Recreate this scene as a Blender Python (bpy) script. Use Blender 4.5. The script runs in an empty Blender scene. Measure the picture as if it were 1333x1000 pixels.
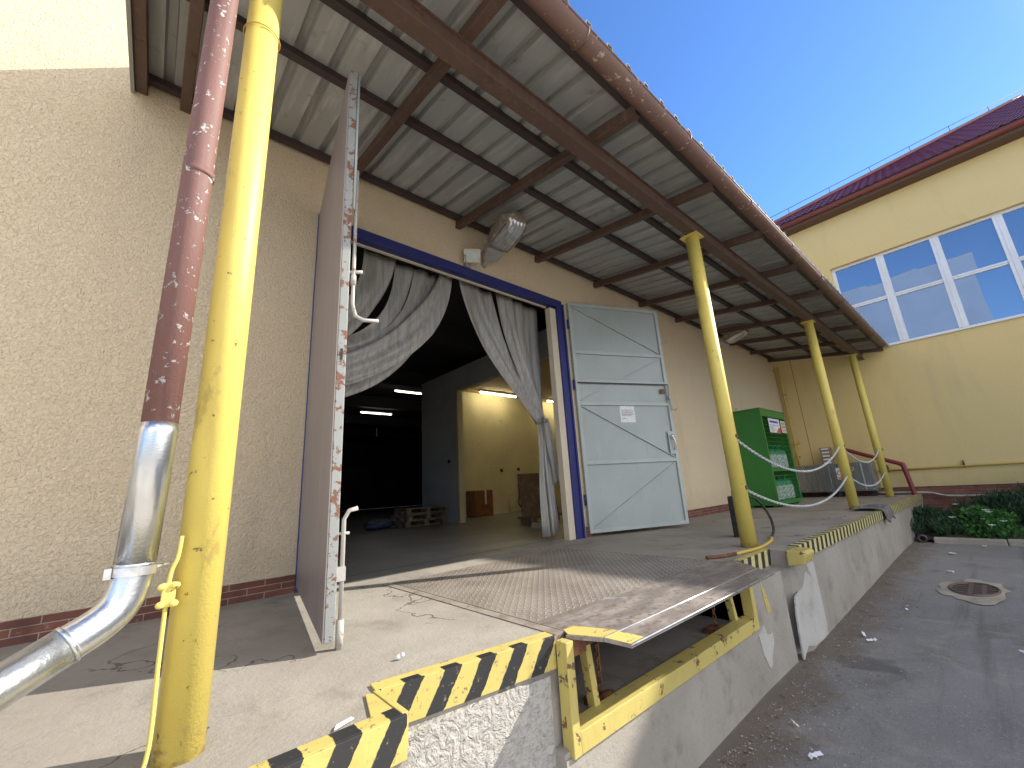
import bpy, bmesh, math, random
from mathutils import Vector, Matrix
random.seed(7)
PI = math.pi
SC = bpy.context.scene
COL = SC.collection

# ---------------------------------------------------------------- object helpers
ORG = {}          # object name -> world origin

def link(o, parent=None, label=None, kind=None):
    COL.objects.link(o)
    if parent is not None:
        o.parent = parent
    if label:
        o['label'] = label
    if kind:
        o['kind'] = kind
    return o

def thing(name, label, cat, loc=(0, 0, 0), group=None):
    o = bpy.data.objects.new(name, None)
    o.empty_display_size = .1
    o.location = loc
    link(o)
    o['label'] = label
    o['category'] = cat
    if group:
        o['group'] = group
    return o

def tag(o, label, cat, group=None):
    o['label'] = label
    o['category'] = cat
    if group:
        o['group'] = group
    return o

def origin(o):
    v = Vector((0, 0, 0))
    while o is not None:
        v += Vector(o.location)
        o = o.parent
    return v

def dup(o, loc, parent=None, label=None):
    c = o.copy()
    COL.objects.link(c)
    c.parent = parent
    if loc is not None:
        c.location = loc
    if label:
        c['label'] = label
    for ch in [x for x in COL.objects if x.parent == o]:
        dup(ch, None, c)
    return c

class MB:
    """collects shapes in world coordinates; build() links them as one mesh object"""
    def __init__(self, M=None):
        self.v = []; self.f = []; self.sm = []; self.M = M

    def add(self, vs, fs, smooth=False):
        n = len(self.v)
        for p in vs:
            p = Vector(p)
            if self.M is not None:
                p = self.M @ p
            self.v.append(p)
        for f in fs:
            self.f.append([n + i for i in f]); self.sm.append(smooth)
        return self

    def box(self, x0, x1, y0, y1, z0, z1, M=None):
        vs = [(x0, y0, z0), (x1, y0, z0), (x1, y1, z0), (x0, y1, z0), (x0, y0, z1), (x1, y0, z1), (x1, y1, z1), (x0, y1, z1)]
        if M is not None:
            vs = [M @ Vector(v) for v in vs]
        return self.add(vs, [(0, 3, 2, 1), (4, 5, 6, 7), (0, 1, 5, 4), (1, 2, 6, 5), (2, 3, 7, 6), (3, 0, 4, 7)])

    def bar(self, a, b, w, h, up=(0, 0, 1)):
        """box from a to b, w across, h along up (centred)"""
        a = Vector(a); b = Vector(b); d = (b - a).normalized()
        s = d.cross(Vector(up)).normalized(); u = s.cross(d).normalized()
        vs = []
        for p in (a, b):
            for i, j in ((-1, -1), (1, -1), (1, 1), (-1, 1)):
                vs.append(p + s * (i * w / 2) + u * (j * h / 2))
        return self.add(vs, [(0, 1, 2, 3), (7, 6, 5, 4), (0, 4, 5, 1), (1, 5, 6, 2), (2, 6, 7, 3), (3, 7, 4, 0)])

    def tube(self, path, r, n=12, cap=True, closed=False, smooth=True):
        P = [Vector(p) for p in path]; m = len(P)
        rr = r if isinstance(r, (list, tuple)) else [r] * m
        vs = []; fs = []
        N = None
        for i, p in enumerate(P):
            if closed:
                t = (P[(i + 1) % m] - P[i - 1]).normalized()
            else:
                t = (P[min(i + 1, m - 1)] - P[max(i - 1, 0)]).normalized()
            if N is None:
                N = t.orthogonal().normalized()
            else:
                N = (N - t * N.dot(t)).normalized()
            B = t.cross(N)
            for k in range(n):
                a = 2 * PI * k / n
                vs.append(p + (N * math.cos(a) + B * math.sin(a)) * rr[i])
        for i in range(m if closed else m - 1):
            j = (i + 1) % m
            for k in range(n):
                l = (k + 1) % n
                fs.append((i * n + k, i * n + l, j * n + l, j * n + k))
        base = len(self.v)
        self.add(vs, fs, smooth)
        if cap and not closed:
            self.f.append([base + k for k in reversed(range(n))]); self.sm.append(False)
            self.f.append([base + (m - 1) * n + k for k in range(n)]); self.sm.append(False)
        return self

    def prism(self, pts, z0, z1):
        """vertical prism over an x,y polygon (counter clockwise)"""
        n = len(pts)
        vs = [(p[0], p[1], z0) for p in pts] + [(p[0], p[1], z1) for p in pts]
        fs = [tuple(reversed(range(n))), tuple(range(n, 2 * n))]
        for i in range(n):
            j = (i + 1) % n
            fs.append((i, j, n + j, n + i))
        return self.add(vs, fs)

    def extrude(self, pts, d):
        """polygon of 3D points extruded by vector d"""
        n = len(pts); d = Vector(d)
        vs = [Vector(p) for p in pts] + [Vector(p) + d for p in pts]
        fs = [tuple(reversed(range(n))), tuple(range(n, 2 * n))]
        for i in range(n):
            j = (i + 1) % n
            fs.append((i, j, n + j, n + i))
        return self.add(vs, fs)

    def sphere(self, c, r, n=10, m=6, s=(1, 1, 1)):
        vs = [(c[0], c[1], c[2] + r * s[2])]
        for i in range(1, m):
            th = PI * i / m
            for k in range(n):
                a = 2 * PI * k / n
                vs.append((c[0] + r * s[0] * math.sin(th) * math.cos(a), c[1] + r * s[1] * math.sin(th) * math.sin(a), c[2] + r * s[2] * math.cos(th)))
        vs.append((c[0], c[1], c[2] - r * s[2]))
        fs = []
        for k in range(n):
            fs.append((0, 1 + k, 1 + (k + 1) % n))
            for i in range(m - 2):
                a = 1 + i * n; b = a + n
                fs.append((a + k, b + k, b + (k + 1) % n, a + (k + 1) % n))
            a = 1 + (m - 2) * n
            fs.append((a + k, len(vs) - 1, a + (k + 1) % n))
        return self.add(vs, fs, True)

    def build(self, name, mat, parent=None, label=None, kind=None, bevel=0, solid=0, fix=True):
        me = bpy.data.meshes.new(name)
        o0 = origin(parent) if parent is not None else Vector((0, 0, 0))
        me.from_pydata([tuple(p - o0) for p in self.v], [], self.f)
        me.polygons.foreach_set('use_smooth', self.sm)
        if fix:
            bm = bmesh.new(); bm.from_mesh(me)
            bmesh.ops.recalc_face_normals(bm, faces=bm.faces)
            bm.to_mesh(me); bm.free()
        me.update()
        me.materials.append(mat)
        o = bpy.data.objects.new(name, me)
        link(o, parent, label, kind)
        if solid:
            s = o.modifiers.new('thickness', 'SOLIDIFY'); s.thickness = solid; s.offset = 0
        if bevel:
            b = o.modifiers.new('soft_edges', 'BEVEL'); b.width = bevel; b.segments = 2
            b.limit_method = 'ANGLE'; b.angle_limit = math.radians(40)
        return o

def bez(p0, p1, p2, p3, n):
    p0, p1, p2, p3 = map(Vector, (p0, p1, p2, p3)); out = []
    for i in range(n + 1):
        t = i / n; s = 1 - t
        out.append(p0 * s**3 + p1 * 3 * s * s * t + p2 * 3 * s * t * t + p3 * t**3)
    return out

def smooth_path(pts, per=6):
    P = [Vector(p) for p in pts]; out = []
    for i in range(len(P) - 1):
        a = P[max(i - 1, 0)]; b = P[i]; c = P[i + 1]; d = P[min(i + 2, len(P) - 1)]
        for k in range(per):
            t = k / per
            out.append(.5 * ((2 * b) + (c - a) * t + (2 * a - 5 * b + 4 * c - d) * t * t + (3 * b - a - 3 * c + d) * t**3))
    out.append(P[-1])
    return out

# ---------------------------------------------------------------- materials
class Nodes:
    def __init__(self, name):
        self.m = bpy.data.materials.new(name); self.m.use_nodes = True
        self.t = self.m.node_tree; self.t.nodes.clear()
        self.out = self.n('ShaderNodeOutputMaterial')
        self.pos = self.n('ShaderNodeNewGeometry').outputs['Position']
    def n(self, typ, **kw):
        x = self.t.nodes.new(typ)
        for k, v in kw.items():
            setattr(x, k, v)
        return x
    def l(self, a, b):
        self.t.links.new(a, b)
    def put(self, sock, v):
        if hasattr(v, 'is_output'):
            self.l(v, sock)
        else:
            sock.default_value = v
    def math(self, op, a, b=0.0, c=0.0, clamp=False):
        x = self.n('ShaderNodeMath', operation=op, use_clamp=clamp)
        self.put(x.inputs[0], a); self.put(x.inputs[1], b); self.put(x.inputs[2], c)
        return x.outputs[0]
    def scaled(self, s):
        x = self.n('ShaderNodeVectorMath', operation='MULTIPLY')
        self.l(self.pos, x.inputs[0]); x.inputs[1].default_value = s if isinstance(s, (tuple, list)) else (s, s, s)
        return x.outputs[0]
    def sep(self, v=None):
        x = self.n('ShaderNodeSeparateXYZ'); self.l(v if v is not None else self.pos, x.inputs[0])
        return x.outputs
    def noise(self, s, detail=4, rough=.55, dist=0, vec=None):
        x = self.n('ShaderNodeTexNoise')
        self.l(vec if vec is not None else self.scaled(s), x.inputs['Vector'])
        x.inputs['Scale'].default_value = 1; x.inputs['Detail'].default_value = detail
        x.inputs['Roughness'].default_value = rough; x.inputs['Distortion'].default_value = dist
        return x.outputs['Fac']
    def ramp(self, v, lo, hi):
        x = self.n('ShaderNodeMapRange', interpolation_type='SMOOTHSTEP')
        self.put(x.inputs[0], v); x.inputs[1].default_value = lo; x.inputs[2].default_value = hi
        return x.outputs[0]
    def mix(self, f, a, b):
        x = self.n('ShaderNodeMix', data_type='RGBA')
        self.put(x.inputs[0], f)
        self.put(x.inputs[6], a if hasattr(a, 'is_output') else (*a, 1)); self.put(x.inputs[7], b if hasattr(b, 'is_output') else (*b, 1))
        return x.outputs[2]
    def bump(self, h, dist, strength=1.0, normal=None):
        x = self.n('ShaderNodeBump'); x.inputs['Distance'].default_value = dist; x.inputs['Strength'].default_value = strength
        self.l(h, x.inputs['Height'])
        if normal is not None:
            self.l(normal, x.inputs['Normal'])
        return x.outputs[0]
    def bsdf(self, col, rough=.7, metal=0.0, normal=None, spec=.5, **kw):
        b = self.n('ShaderNodeBsdfPrincipled')
        self.put(b.inputs['Base Color'], col if hasattr(col, 'is_output') else (*col, 1))
        self.put(b.inputs['Roughness'], rough); self.put(b.inputs['Metallic'], metal)
        b.inputs['Specular IOR Level'].default_value = spec
        if normal is not None:
            self.l(normal, b.inputs['Normal'])
        for k, v in kw.items():
            self.put(b.inputs[k], v)
        self.l(b.outputs[0], self.out.inputs[0])
        return b

def mat(name, base, rough=.7, metal=0.0, layers=(), bumps=(), spec=.5):
    """layers: (scale, lo, hi, colour[, detail[, strength]]); bumps: (scale, distance[, detail])"""
    N = Nodes(name); c = base
    for L in layers:
        f = N.ramp(N.noise(L[0], L[4] if len(L) > 4 else 5), L[1], L[2])
        if len(L) > 5:
            f = N.math('MULTIPLY', f, L[5])
        c = N.mix(f, c, L[3])
    nm = None
    for B in bumps:
        nm = N.bump(N.noise(B[0], B[2] if len(B) > 2 else 3), B[1], 1.0, nm)
    N.bsdf(c, rough, metal, nm, spec)
    return N.m

def m_stucco(name, base, warm, dirt, grain=70, depth=.012, pit=.45):
    N = Nodes(name)
    big = N.ramp(N.noise(.55, 4), .38, .66)
    c = N.mix(N.math('MULTIPLY', big, .55), base, warm)
    c = N.mix(N.math('MULTIPLY', N.ramp(N.noise((2.2, 2.2, .5), 6), .52, .78), .5), c, dirt)
    zs = N.sep()[2]   # rain splash and grime along the foot of the wall
    sp = N.math('MULTIPLY', N.ramp(N.math('ADD', zs, N.math('MULTIPLY', N.noise(3.5, 6, .65), .7)), .95, .45), .42)
    c = N.mix(sp, c, tuple(x * .85 for x in dirt))
    g1 = N.noise(grain, 3, .6, .6)
    c = N.mix(N.math('MULTIPLY', N.ramp(g1, .52, .36), pit), c, tuple(x * .5 for x in base))
    v = N.n('ShaderNodeTexVoronoi', feature='SMOOTH_F1'); N.l(N.scaled(grain * .8), v.inputs['Vector'])
    v.inputs['Scale'].default_value = 1
    nm = N.bump(N.noise(grain * .5, 3, .6, 1.6), depth * 1.8)
    nm = N.bump(N.math('SUBTRACT', 1.0, v.outputs['Distance']), depth * .55, .7, nm)
    nm = N.bump(N.noise(grain * 2.4, 2), depth * .35, .8, nm)
    N.bsdf(c, .93, 0, nm, .25)
    return N.m

def m_concrete(name, base, light, dark, cracks=True, rough=.85, fine=1.0, stain=(.22, .2, .17)):
    N = Nodes(name)
    c = N.mix(N.ramp(N.noise(1.1, 6, .62, .4), .36, .66), base, light)
    c = N.mix(N.math('MULTIPLY', N.ramp(N.noise((3.1, 2.3, 3.1), 7, .68), .5, .72), .75), c, dark)
    c = N.mix(N.math('MULTIPLY', N.ramp(N.noise(.45, 3), .55, .75), .5), c, stain)
    c = N.mix(N.math('MULTIPLY', N.ramp(N.noise(28, 4, .7), .58, .72), .35), c, dark)
    c = N.mix(N.math('MULTIPLY', N.ramp(N.noise(90, 2, .7), .66, .74), .5 * fine), c, tuple(x * .45 for x in base))
    h = N.noise(55, 4, .7)
    nm = N.bump(h, .004 * fine)
    nm = N.bump(N.noise(6, 5, .6), .012, .6, nm)
    if cracks:
        v = N.n('ShaderNodeTexVoronoi', feature='DISTANCE_TO_EDGE')
        w = N.n('ShaderNodeVectorMath', operation='ADD')
        nz = N.n('ShaderNodeTexNoise'); N.l(N.scaled(2.2), nz.inputs['Vector']); nz.inputs['Scale'].default_value = 1; nz.inputs['Detail'].default_value = 6
        sc = N.n('ShaderNodeVectorMath', operation='SCALE'); N.l(nz.outputs['Color'], sc.inputs[0]); sc.inputs['Scale'].default_value = .9
        N.l(N.scaled(.75), w.inputs[0]); N.l(sc.outputs[0], w.inputs[1]); N.l(w.outputs[0], v.inputs['Vector']); v.inputs['Scale'].default_value = 1
        k = N.math('MULTIPLY', N.ramp(v.outputs['Distance'], .008, .002), N.ramp(N.noise(.8, 2), .46, .56))
        c = N.mix(N.math('MULTIPLY', k, .75), c, (.07, .06, .05))
        nm = N.bump(N.math('SUBTRACT', 1.0, k), .006, 1, nm)
    N.bsdf(c, rough, 0, nm, .3)
    return N.m

def m_paint(name, base, rough=.45, chips=.0, under=(.12, .06, .04), scale=14, dirt=.0, dirtcol=(.2, .17, .08), streak=None, spec=.5, orange=.0012, foot=False):
    """paint film: optional chips to an under-colour, dirt and vertical streaks"""
    N = Nodes(name)
    c = N.mix(N.math('MULTIPLY', N.ramp(N.noise(1.7, 4), .35, .7), .45), base, tuple(x * .78 for x in base))
    if dirt:
        c = N.mix(N.math('MULTIPLY', N.ramp(N.noise((9, 9, 2.2), 7, .7), .5, .75), dirt), c, dirtcol)
    if streak:
        c = N.mix(N.math('MULTIPLY', N.ramp(N.noise((22, 22, .7), 5), .5, .75), streak[1]), c, streak[0])
    if foot:
        c = N.mix(N.ramp(N.math('ADD', N.sep()[2], N.math('MULTIPLY', N.noise(14, 6, .7), .5)), .30, .20), c, (.30, .20, .08))
        c = N.mix(N.math('MULTIPLY', N.ramp(N.noise((7, 7, 3), 6, .7), .6, .68), .5), c, (.36, .26, .10))
    nm = N.bump(N.noise(150, 3), orange)
    r = rough
    if chips:
        k = N.ramp(N.noise(scale, 7, .68, .3), .5 + .3 * (1 - chips), .53 + .3 * (1 - chips))
        c = N.mix(k, c, under)
        nm = N.bump(N.math('SUBTRACT', 1.0, k), .0015, 1, nm)
        r = N.math('ADD', N.math('MULTIPLY', k, .3), rough)
    N.bsdf(c, r, 0, nm, spec)
    return N.m

def m_stripes(name, ax, period, slant, duty=.5, c1=(.52, .43, .13), c2=(.024, .025, .027), ph=0.):
    """painted yellow and black hazard stripes measured along the edge (ax) and slanted with height"""
    N = Nodes(name); s = N.sep()
    u = N.math('DIVIDE', N.math('ADD', s[ax], N.math('MULTIPLY', s[2], slant)), period)
    wob = N.math('MULTIPLY', N.math('SUBTRACT', N.noise(25, 4), .5), .12)
    fr = N.math('FRACT', N.math('ADD', N.math('ADD', u, wob), 100.0 + ph))
    k = N.ramp(fr, duty - .012, duty + .012)
    c = N.mix(N.math('MULTIPLY', N.ramp(N.noise(8, 6, .7), .45, .75), .5), c1, tuple(x * .55 for x in c1))
    c = N.mix(k, c, c2)
    chip = N.ramp(N.noise(34, 7, .72), .605, .65)
    c = N.mix(chip, c, (.25, .2, .13))
    nm = N.bump(N.math('SUBTRACT', 1.0, chip), .002)
    N.bsdf(c, N.math('ADD', .48, N.math('MULTIPLY', chip, .3)), 0, nm, .5)
    return N.m

def m_brick(name, ax, c1, c2, mortar, w=.25, h=.05):
    N = Nodes(name); s = N.sep()
    cv = N.n('ShaderNodeCombineXYZ'); N.l(s[ax], cv.inputs[0]); N.l(s[2], cv.inputs[1])
    b = N.n('ShaderNodeTexBrick'); N.l(cv.outputs[0], b.inputs['Vector'])
    b.inputs['Color1'].default_value = (*c1, 1); b.inputs['Color2'].default_value = (*c2, 1); b.inputs['Mortar'].default_value = (*mortar, 1)
    b.inputs['Scale'].default_value = 1; b.inputs['Mortar Size'].default_value = .0035; b.inputs['Brick Width'].default_value = w; b.inputs['Row Height'].default_value = h
    b.inputs['Mortar Smooth'].default_value = .15
    c = N.mix(N.math('MULTIPLY', N.ramp(N.noise(6, 6, .7), .42, .72), .6), b.outputs['Color'], tuple(x * .45 for x in c1))
    c = N.mix(N.math('MULTIPLY', N.ramp(N.noise(16, 5, .7), .62, .74), .5), c, (.35, .3, .25))
    nm = N.bump(N.math('SUBTRACT', 1.0, b.outputs['Fac']), .006)
    nm = N.bump(N.noise(90, 3), .002, 1, nm)
    N.bsdf(c, .75, 0, nm, .4)
    return N.m

def m_emit(name, col, s):
    N = Nodes(name)
    e = N.n('ShaderNodeEmission'); e.inputs[0].default_value = (*col, 1); e.inputs[1].default_value = s
    N.l(e.outputs[0], N.out.inputs[0])
    return N.m

def m_diamond():
    N = Nodes('chequer_plate_steel'); s = N.sep(); p = .045
    u = N.math('DIVIDE', N.math('ADD', s[0], s[1]), p * 1.414); v = N.math('DIVIDE', N.math('SUBTRACT', s[0], s[1]), p * 1.414)
    fu = N.math('SUBTRACT', N.math('FRACT', N.math('ADD', u, 500.0)), .5); fv = N.math('SUBTRACT', N.math('FRACT', N.math('ADD', v, 500.0)), .5)
    par = N.math('MODULO', N.math('ADD', N.math('FLOOR', N.math('ADD', u, 500.0)), N.math('FLOOR', N.math('ADD', v, 500.0))), 2.0)
    def ell(a, b):
        q = N.math('ADD', N.math('POWER', N.math('DIVIDE', N.math('ABSOLUTE', a), .46), 2.0), N.math('POWER', N.math('DIVIDE', N.math('ABSOLUTE', b), .17), 2.0))
        return N.ramp(q, 1.1, .45)
    e1 = ell(fu, fv); e2 = ell(fv, fu)
    h = N.math('ADD', N.math('MULTIPLY', e1, par), N.math('MULTIPLY', e2, N.math('SUBTRACT', 1.0, par)))
    c = N.mix(N.ramp(N.noise(2.2, 6, .65), .35, .68), (.295, .262, .235), (.195, .17, .15))
    c = N.mix(N.math('MULTIPLY', N.ramp(N.noise(14, 6, .7), .5, .72), .6), c, (.27, .17, .11))
    c = N.mix(N.math('MULTIPLY', h, .75), c, (.52, .47, .42))
    nm = N.bump(h, .006)
    nm = N.bump(N.noise(120, 3), .001, 1, nm)
    N.bsdf(c, N.math('SUBTRACT', .6, N.math('MULTIPLY', h, .2)), N.math('ADD', .25, N.math('MULTIPLY', h, .3)), nm, .5)
    return N.m

def m_strip():
    N = Nodes('grimy_pvc_strip')
    c = N.mix(N.ramp(N.noise((30, 30, 1.2), 6, .6), .35, .7), (.56, .55, .53), (.37, .36, .34))
    c = N.mix(N.math('MULTIPLY', N.ramp(N.noise((6, 6, .8), 5), .5, .75), .6), c, (.33, .27, .19))
    b = N.bsdf(c, .28, 0, N.bump(N.noise((45, 45, 1.5), 4), .0025), .5)
    tr = N.n('ShaderNodeBsdfTranslucent'); N.l(c, tr.inputs[0])
    a = N.n('ShaderNodeMixShader'); a.inputs[0].default_value = .3; N.l(b.outputs[0], a.inputs[1]); N.l(tr.outputs[0], a.inputs[2])
    tp = N.n('ShaderNodeBsdfTransparent'); tp.inputs[0].default_value = (.8, .8, .78, 1)
    m = N.n('ShaderNodeMixShader'); m.inputs[0].default_value = .1; N.l(a.outputs[0], m.inputs[1]); N.l(tp.outputs[0], m.inputs[2])
    N.l(m.outputs[0], N.out.inputs[0])
    return N.m

def m_glass_dark():
    N = Nodes('window_glass')
    g = N.n('ShaderNodeBsdfGlossy'); g.inputs[0].default_value = (.92, .95, 1, 1); g.inputs['Roughness'].default_value = .015
    d = N.n('ShaderNodeBsdfDiffuse'); d.inputs[0].default_value = (.05, .07, .11, 1)
    N.l(N.bump(N.noise(.6, 1), .01, .5), g.inputs['Normal'])
    m = N.n('ShaderNodeMixShader'); m.inputs[0].default_value = .33
    N.l(d.outputs[0], m.inputs[1]); N.l(g.outputs[0], m.inputs[2]); N.l(m.outputs[0], N.out.inputs[0])
    return N.m

def m_asphalt():
    N = Nodes('asphalt')
    c = N.mix(N.ramp(N.noise(.45, 5, .6, .5), .38, .66), (.205, .205, .20), (.265, .26, .25))
    c = N.mix(N.math('MULTIPLY', N.ramp(N.noise(1.6, 7, .7, .4), .52, .7), .7), c, (.14, .133, .12))
    c = N.mix(N.math('MULTIPLY', N.ramp(N.noise(5, 6, .7), .56, .75), .5), c, (.31, .29, .26))
    c = N.mix(N.math('MULTIPLY', N.ramp(N.noise(140, 3, .7), .55, .7), .6), c, (.48, .45, .40))
    c = N.mix(N.math('MULTIPLY', N.ramp(N.noise(60, 2), .62, .7), .5), c, (.09, .08, .07))
    c = N.mix(N.math('MULTIPLY', N.ramp(N.noise(42, 4, .7), .57, .68), .5), c, (.46, .42, .36))
    c = N.mix(N.math('MULTIPLY', N.ramp(N.noise(.9, 6, .7, .6), .55, .7), .5), c, (.40, .365, .31))
    c = N.mix(N.math('MULTIPLY', N.ramp(N.noise((.22, 3.2, 1), 5, .6), .54, .66), .45), c, (.10, .098, .092))
    c = N.mix(N.math('MULTIPLY', N.ramp(N.noise(1.15, 4, .5), .64, .69), .6), c, (.075, .072, .07))
    s = N.sep()   # washed-in earth along the foot of the dock
    d = N.math('ADD', N.math('ABSOLUTE', N.math('ADD', s[1], 2.7)), N.math('MULTIPLY', N.noise(2.5, 5), .9))
    c = N.mix(N.math('MULTIPLY', N.ramp(d, .95, .45), .8), c, (.155, .122, .09))
    nm = N.bump(N.noise(130, 3, .7), .006); nm = N.bump(N.noise(9, 5), .012, .5, nm)
    N.bsdf(c, .85, 0, nm, .35)
    return N.m

def m_leaf(name, c1, c2, c3):
    N = Nodes(name)
    r = N.n('ShaderNodeNewGeometry').outputs['Random Per Island']
    c = N.mix(r, c1, c2)
    c = N.mix(N.math('MULTIPLY', N.ramp(N.noise(3.5, 3), .5, .7), .6), c, c3)
    b = N.bsdf(c, .5, 0, None, .4)
    tr = N.n('ShaderNodeBsdfTranslucent'); N.l(c, tr.inputs[0])
    a = N.n('ShaderNodeMixShader'); a.inputs[0].default_value = .25; N.l(b.outputs[0], a.inputs[1]); N.l(tr.outputs[0], a.inputs[2])
    N.l(a.outputs[0], N.out.inputs[0])
    return N.m

M_STUCCO = m_stucco('beige_roughcast', (.765, .64, .455), (.78, .63, .42), (.60, .505, .37), 70, .0095, .3)
M_YELLOW_WALL = m_stucco('yellow_render', (.73, .57, .26), (.74, .585, .28), (.60, .47, .25), 40, .003, .08)
M_CONC = m_concrete('platform_concrete', (.268, .246, .212), (.325, .30, .26), (.185, .168, .145))
M_BOUNCE_YARD = m_concrete('bounce_yard_concrete', (.56, .51, .43), (.60, .55, .47), (.48, .43, .36))  # kept pale so the out-of-view yard throws sunlight back into the shade
M_FLOOR = mat('hall_floor_concrete', (.20, .20, .20), .35, 0, [(1.2, .4, .7, (.3, .29, .28)), (9, .55, .75, (.12, .12, .12))], [(40, .002)])
M_FACE = m_concrete('dock_face_concrete', (.30, .277, .24), (.36, .335, .295), (.19, .172, .146), False)
M_ROUGH = m_stucco('whitewashed_roughcast', (.50, .485, .455), (.43, .415, .385), (.34, .325, .295), 42, .012, .5)
M_PATCH = m_concrete('pale_old_plaster', (.44, .43, .40), (.50, .49, .46), (.33, .31, .28), False, .9)
M_ASPH = m_asphalt()
M_POST = m_paint('yellow_gloss_paint', (.72, .585, .14), .5, .5, (.25, .15, .06), 26, .35, (.45, .33, .09), orange=.0009, foot=True)
M_YEL = m_paint('worn_yellow_steel', (.52, .43, .13), .6, .68, (.16, .09, .05), 11, .5, (.3, .22, .1))
M_YPIPE = m_paint('ochre_pipe_paint', (.58, .40, .08), .5, .1, (.3, .2, .1), 14)
M_BROWN = m_paint('brown_pipe_paint', (.185, .09, .078), .66, .70, (.50, .46, .44), 30, .5, (.09, .045, .045), streak=((.27, .16, .15), .45))
M_GUTTER = m_paint('weathered_brown_gutter', (.15, .083, .064), .55, .66, (.42, .3, .24), 16, .5, (.12, .07, .05))
M_MAROON = m_paint('maroon_paint', (.22, .03, .035), .4, .05, (.3, .2, .15), 20)
M_GUTTER2 = m_paint('maroon_gutter', (.24, .06, .045), .4, 0, dirt=.2, dirtcol=(.12, .04, .03))
M_GALV = mat('galvanised_steel', (.72, .75, .78), .27, .95, [(5, .35, .7, (.5, .54, .58)), ((60, 60, 4), .4, .7, (.62, .65, .68))], [((9, 9, 2), .006), (120, .0006)])
M_ZINC = mat('zinc_plated', (.75, .75, .74), .35, .9, [(20, .45, .7, (.5, .5, .5))])
M_BEAM = m_paint('brown_beam_paint', (.105, .062, .045), .6, .62, (.10, .05, .03), 8, .5, (.09, .055, .04), streak=((.25, .15, .1), .3))
M_PURLIN = m_paint('dark_purlin_paint', (.055, .036, .034), .65, .12, (.12, .07, .05), 10)
M_SHEET = mat('grey_profiled_sheet', (.41, .42, .408), .55, .2, [(1.3, .4, .68, (.37, .375, .36)), ((14, .8, 8), .5, .72, (.52, .53, .52)), (7, .6, .75, (.2, .17, .12), 6, .6)], [(30, .0015)])
M_SHEETEND = mat('grey_green_board', (.30, .31, .27), .7, 0, [((12, 2, 2), .45, .7, (.2, .2, .17))])
M_BLUE = m_paint('chipped_blue_paint', (.024, .03, .17), .45, .35, (.36, .33, .30), 15, .2, (.05, .05, .1))
M_WHITEBOARD = m_paint('cream_timber', (.66, .58, .45), .6, .1, (.35, .28, .2), 20, .4, (.42, .35, .25))
M_LEAF = m_paint('pale_blue_door_paint', (.36, .41, .41), .42, .48, (.16, .17, .22), 26, .35, (.28, .30, .28))
M_LEAFTRIM = m_paint('pale_blue_frame_paint', (.41, .46, .455), .42, .12, (.2, .16, .15), 24, .35, (.3, .3, .26))
M_LEAFOUT = m_paint('weathered_mauve_door_face', (.26, .225, .215), .38, .3, (.38, .29, .21), 5, .6, (.24, .15, .11), streak=((.36, .325, .33), .75))
M_LEAFEDGE = m_paint('rusty_pale_edge', (.29, .305, .30), .5, .86, (.20, .09, .055), 17, .4, (.3, .22, .18))
M_RUST = mat('rust', (.15, .065, .035), .85, .1, [(9, .4, .7, (.26, .11, .045)), (25, .5, .7, (.07, .04, .03))], [(50, .004)])
M_ROD = m_paint('rusty_white_rod', (.44, .42, .39), .5, .72, (.25, .15, .12), 16)
M_BRICK = m_brick('brown_clinker_brick', 0, (.14, .055, .04), (.225, .082, .05), (.35, .31, .26))
M_BRICK2 = m_brick('red_brick_plinth', 1, (.22, .085, .05), (.30, .13, .08), (.3, .25, .2), .27, .08)
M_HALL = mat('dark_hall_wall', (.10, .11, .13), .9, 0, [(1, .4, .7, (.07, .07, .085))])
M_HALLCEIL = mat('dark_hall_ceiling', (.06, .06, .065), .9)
M_PART = mat('grey_blue_partition', (.62, .63, .62), .85, 0, [(1.4, .4, .7, (.54, .55, .55))], [(40, .001)])
M_ROOM = mat('cream_room_wall', (.72, .64, .40), .85, 0, [(1.4, .4, .7, (.66, .58, .36)), (5, .62, .76, (.5, .43, .27))], [(40, .001)])
M_ROOMC = mat('ochre_room_ceiling', (.42, .33, .2), .85)
M_PLATE = m_diamond()
M_STEEL = mat('worn_steel_plate', (.225, .198, .18), .5, .35, [((3, 9, 3), .4, .7, (.38, .34, .31)), (22, .5, .7, (.17, .12, .09)), (5, .6, .72, (.4, .37, .34))], [(60, .002)])
M_ANGLE = mat('grey_steel_angle', (.36, .32, .28), .55, .3, [(6, .4, .7, (.25, .2, .17)), (20, .55, .7, (.22, .12, .08))], [(50, .002)])
M_PIT = m_concrete('pit_concrete', (.30, .28, .25), (.36, .34, .31), (.18, .16, .14), False)
M_STRIPE_L = m_stripes('hazard_stripes_wide', 0, .178, -.62, .53, ph=.42)
M_STRIPE_R = m_stripes('hazard_stripes_narrow', 0, .175, -.25, .5, (.56, .51, .22))
M_GREEN = m_paint('green_cage_paint', (.036, .20, .036), .42, .04, (.1, .1, .08), 25, .2, (.04, .12, .03))
M_GREENCYL = m_paint('green_cylinder_paint', (.03, .26, .12), .4)
M_NET = mat('white_protective_net', (.62, .66, .64), .6, 0, [((40, 40, 40), .45, .6, (.25, .34, .32))])
M_PAPER = mat('white_paper', (.78, .79, .80), .7, 0, [(20, .4, .7, (.68, .7, .72))])
M_INK = mat('grey_ink', (.1, .1, .16), .8)
M_REDPAPER = mat('red_orange_print', (.55, .1, .05), .7)
M_BLUEINK = mat('blue_print', (.06, .08, .4), .7)
M_STAINLESS = mat('brushed_stainless', (.36, .36, .36), .32, .85, [((2, 26, 2), .35, .7, (.25, .25, .25))], [((3, 60, 3), .002)])
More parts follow.
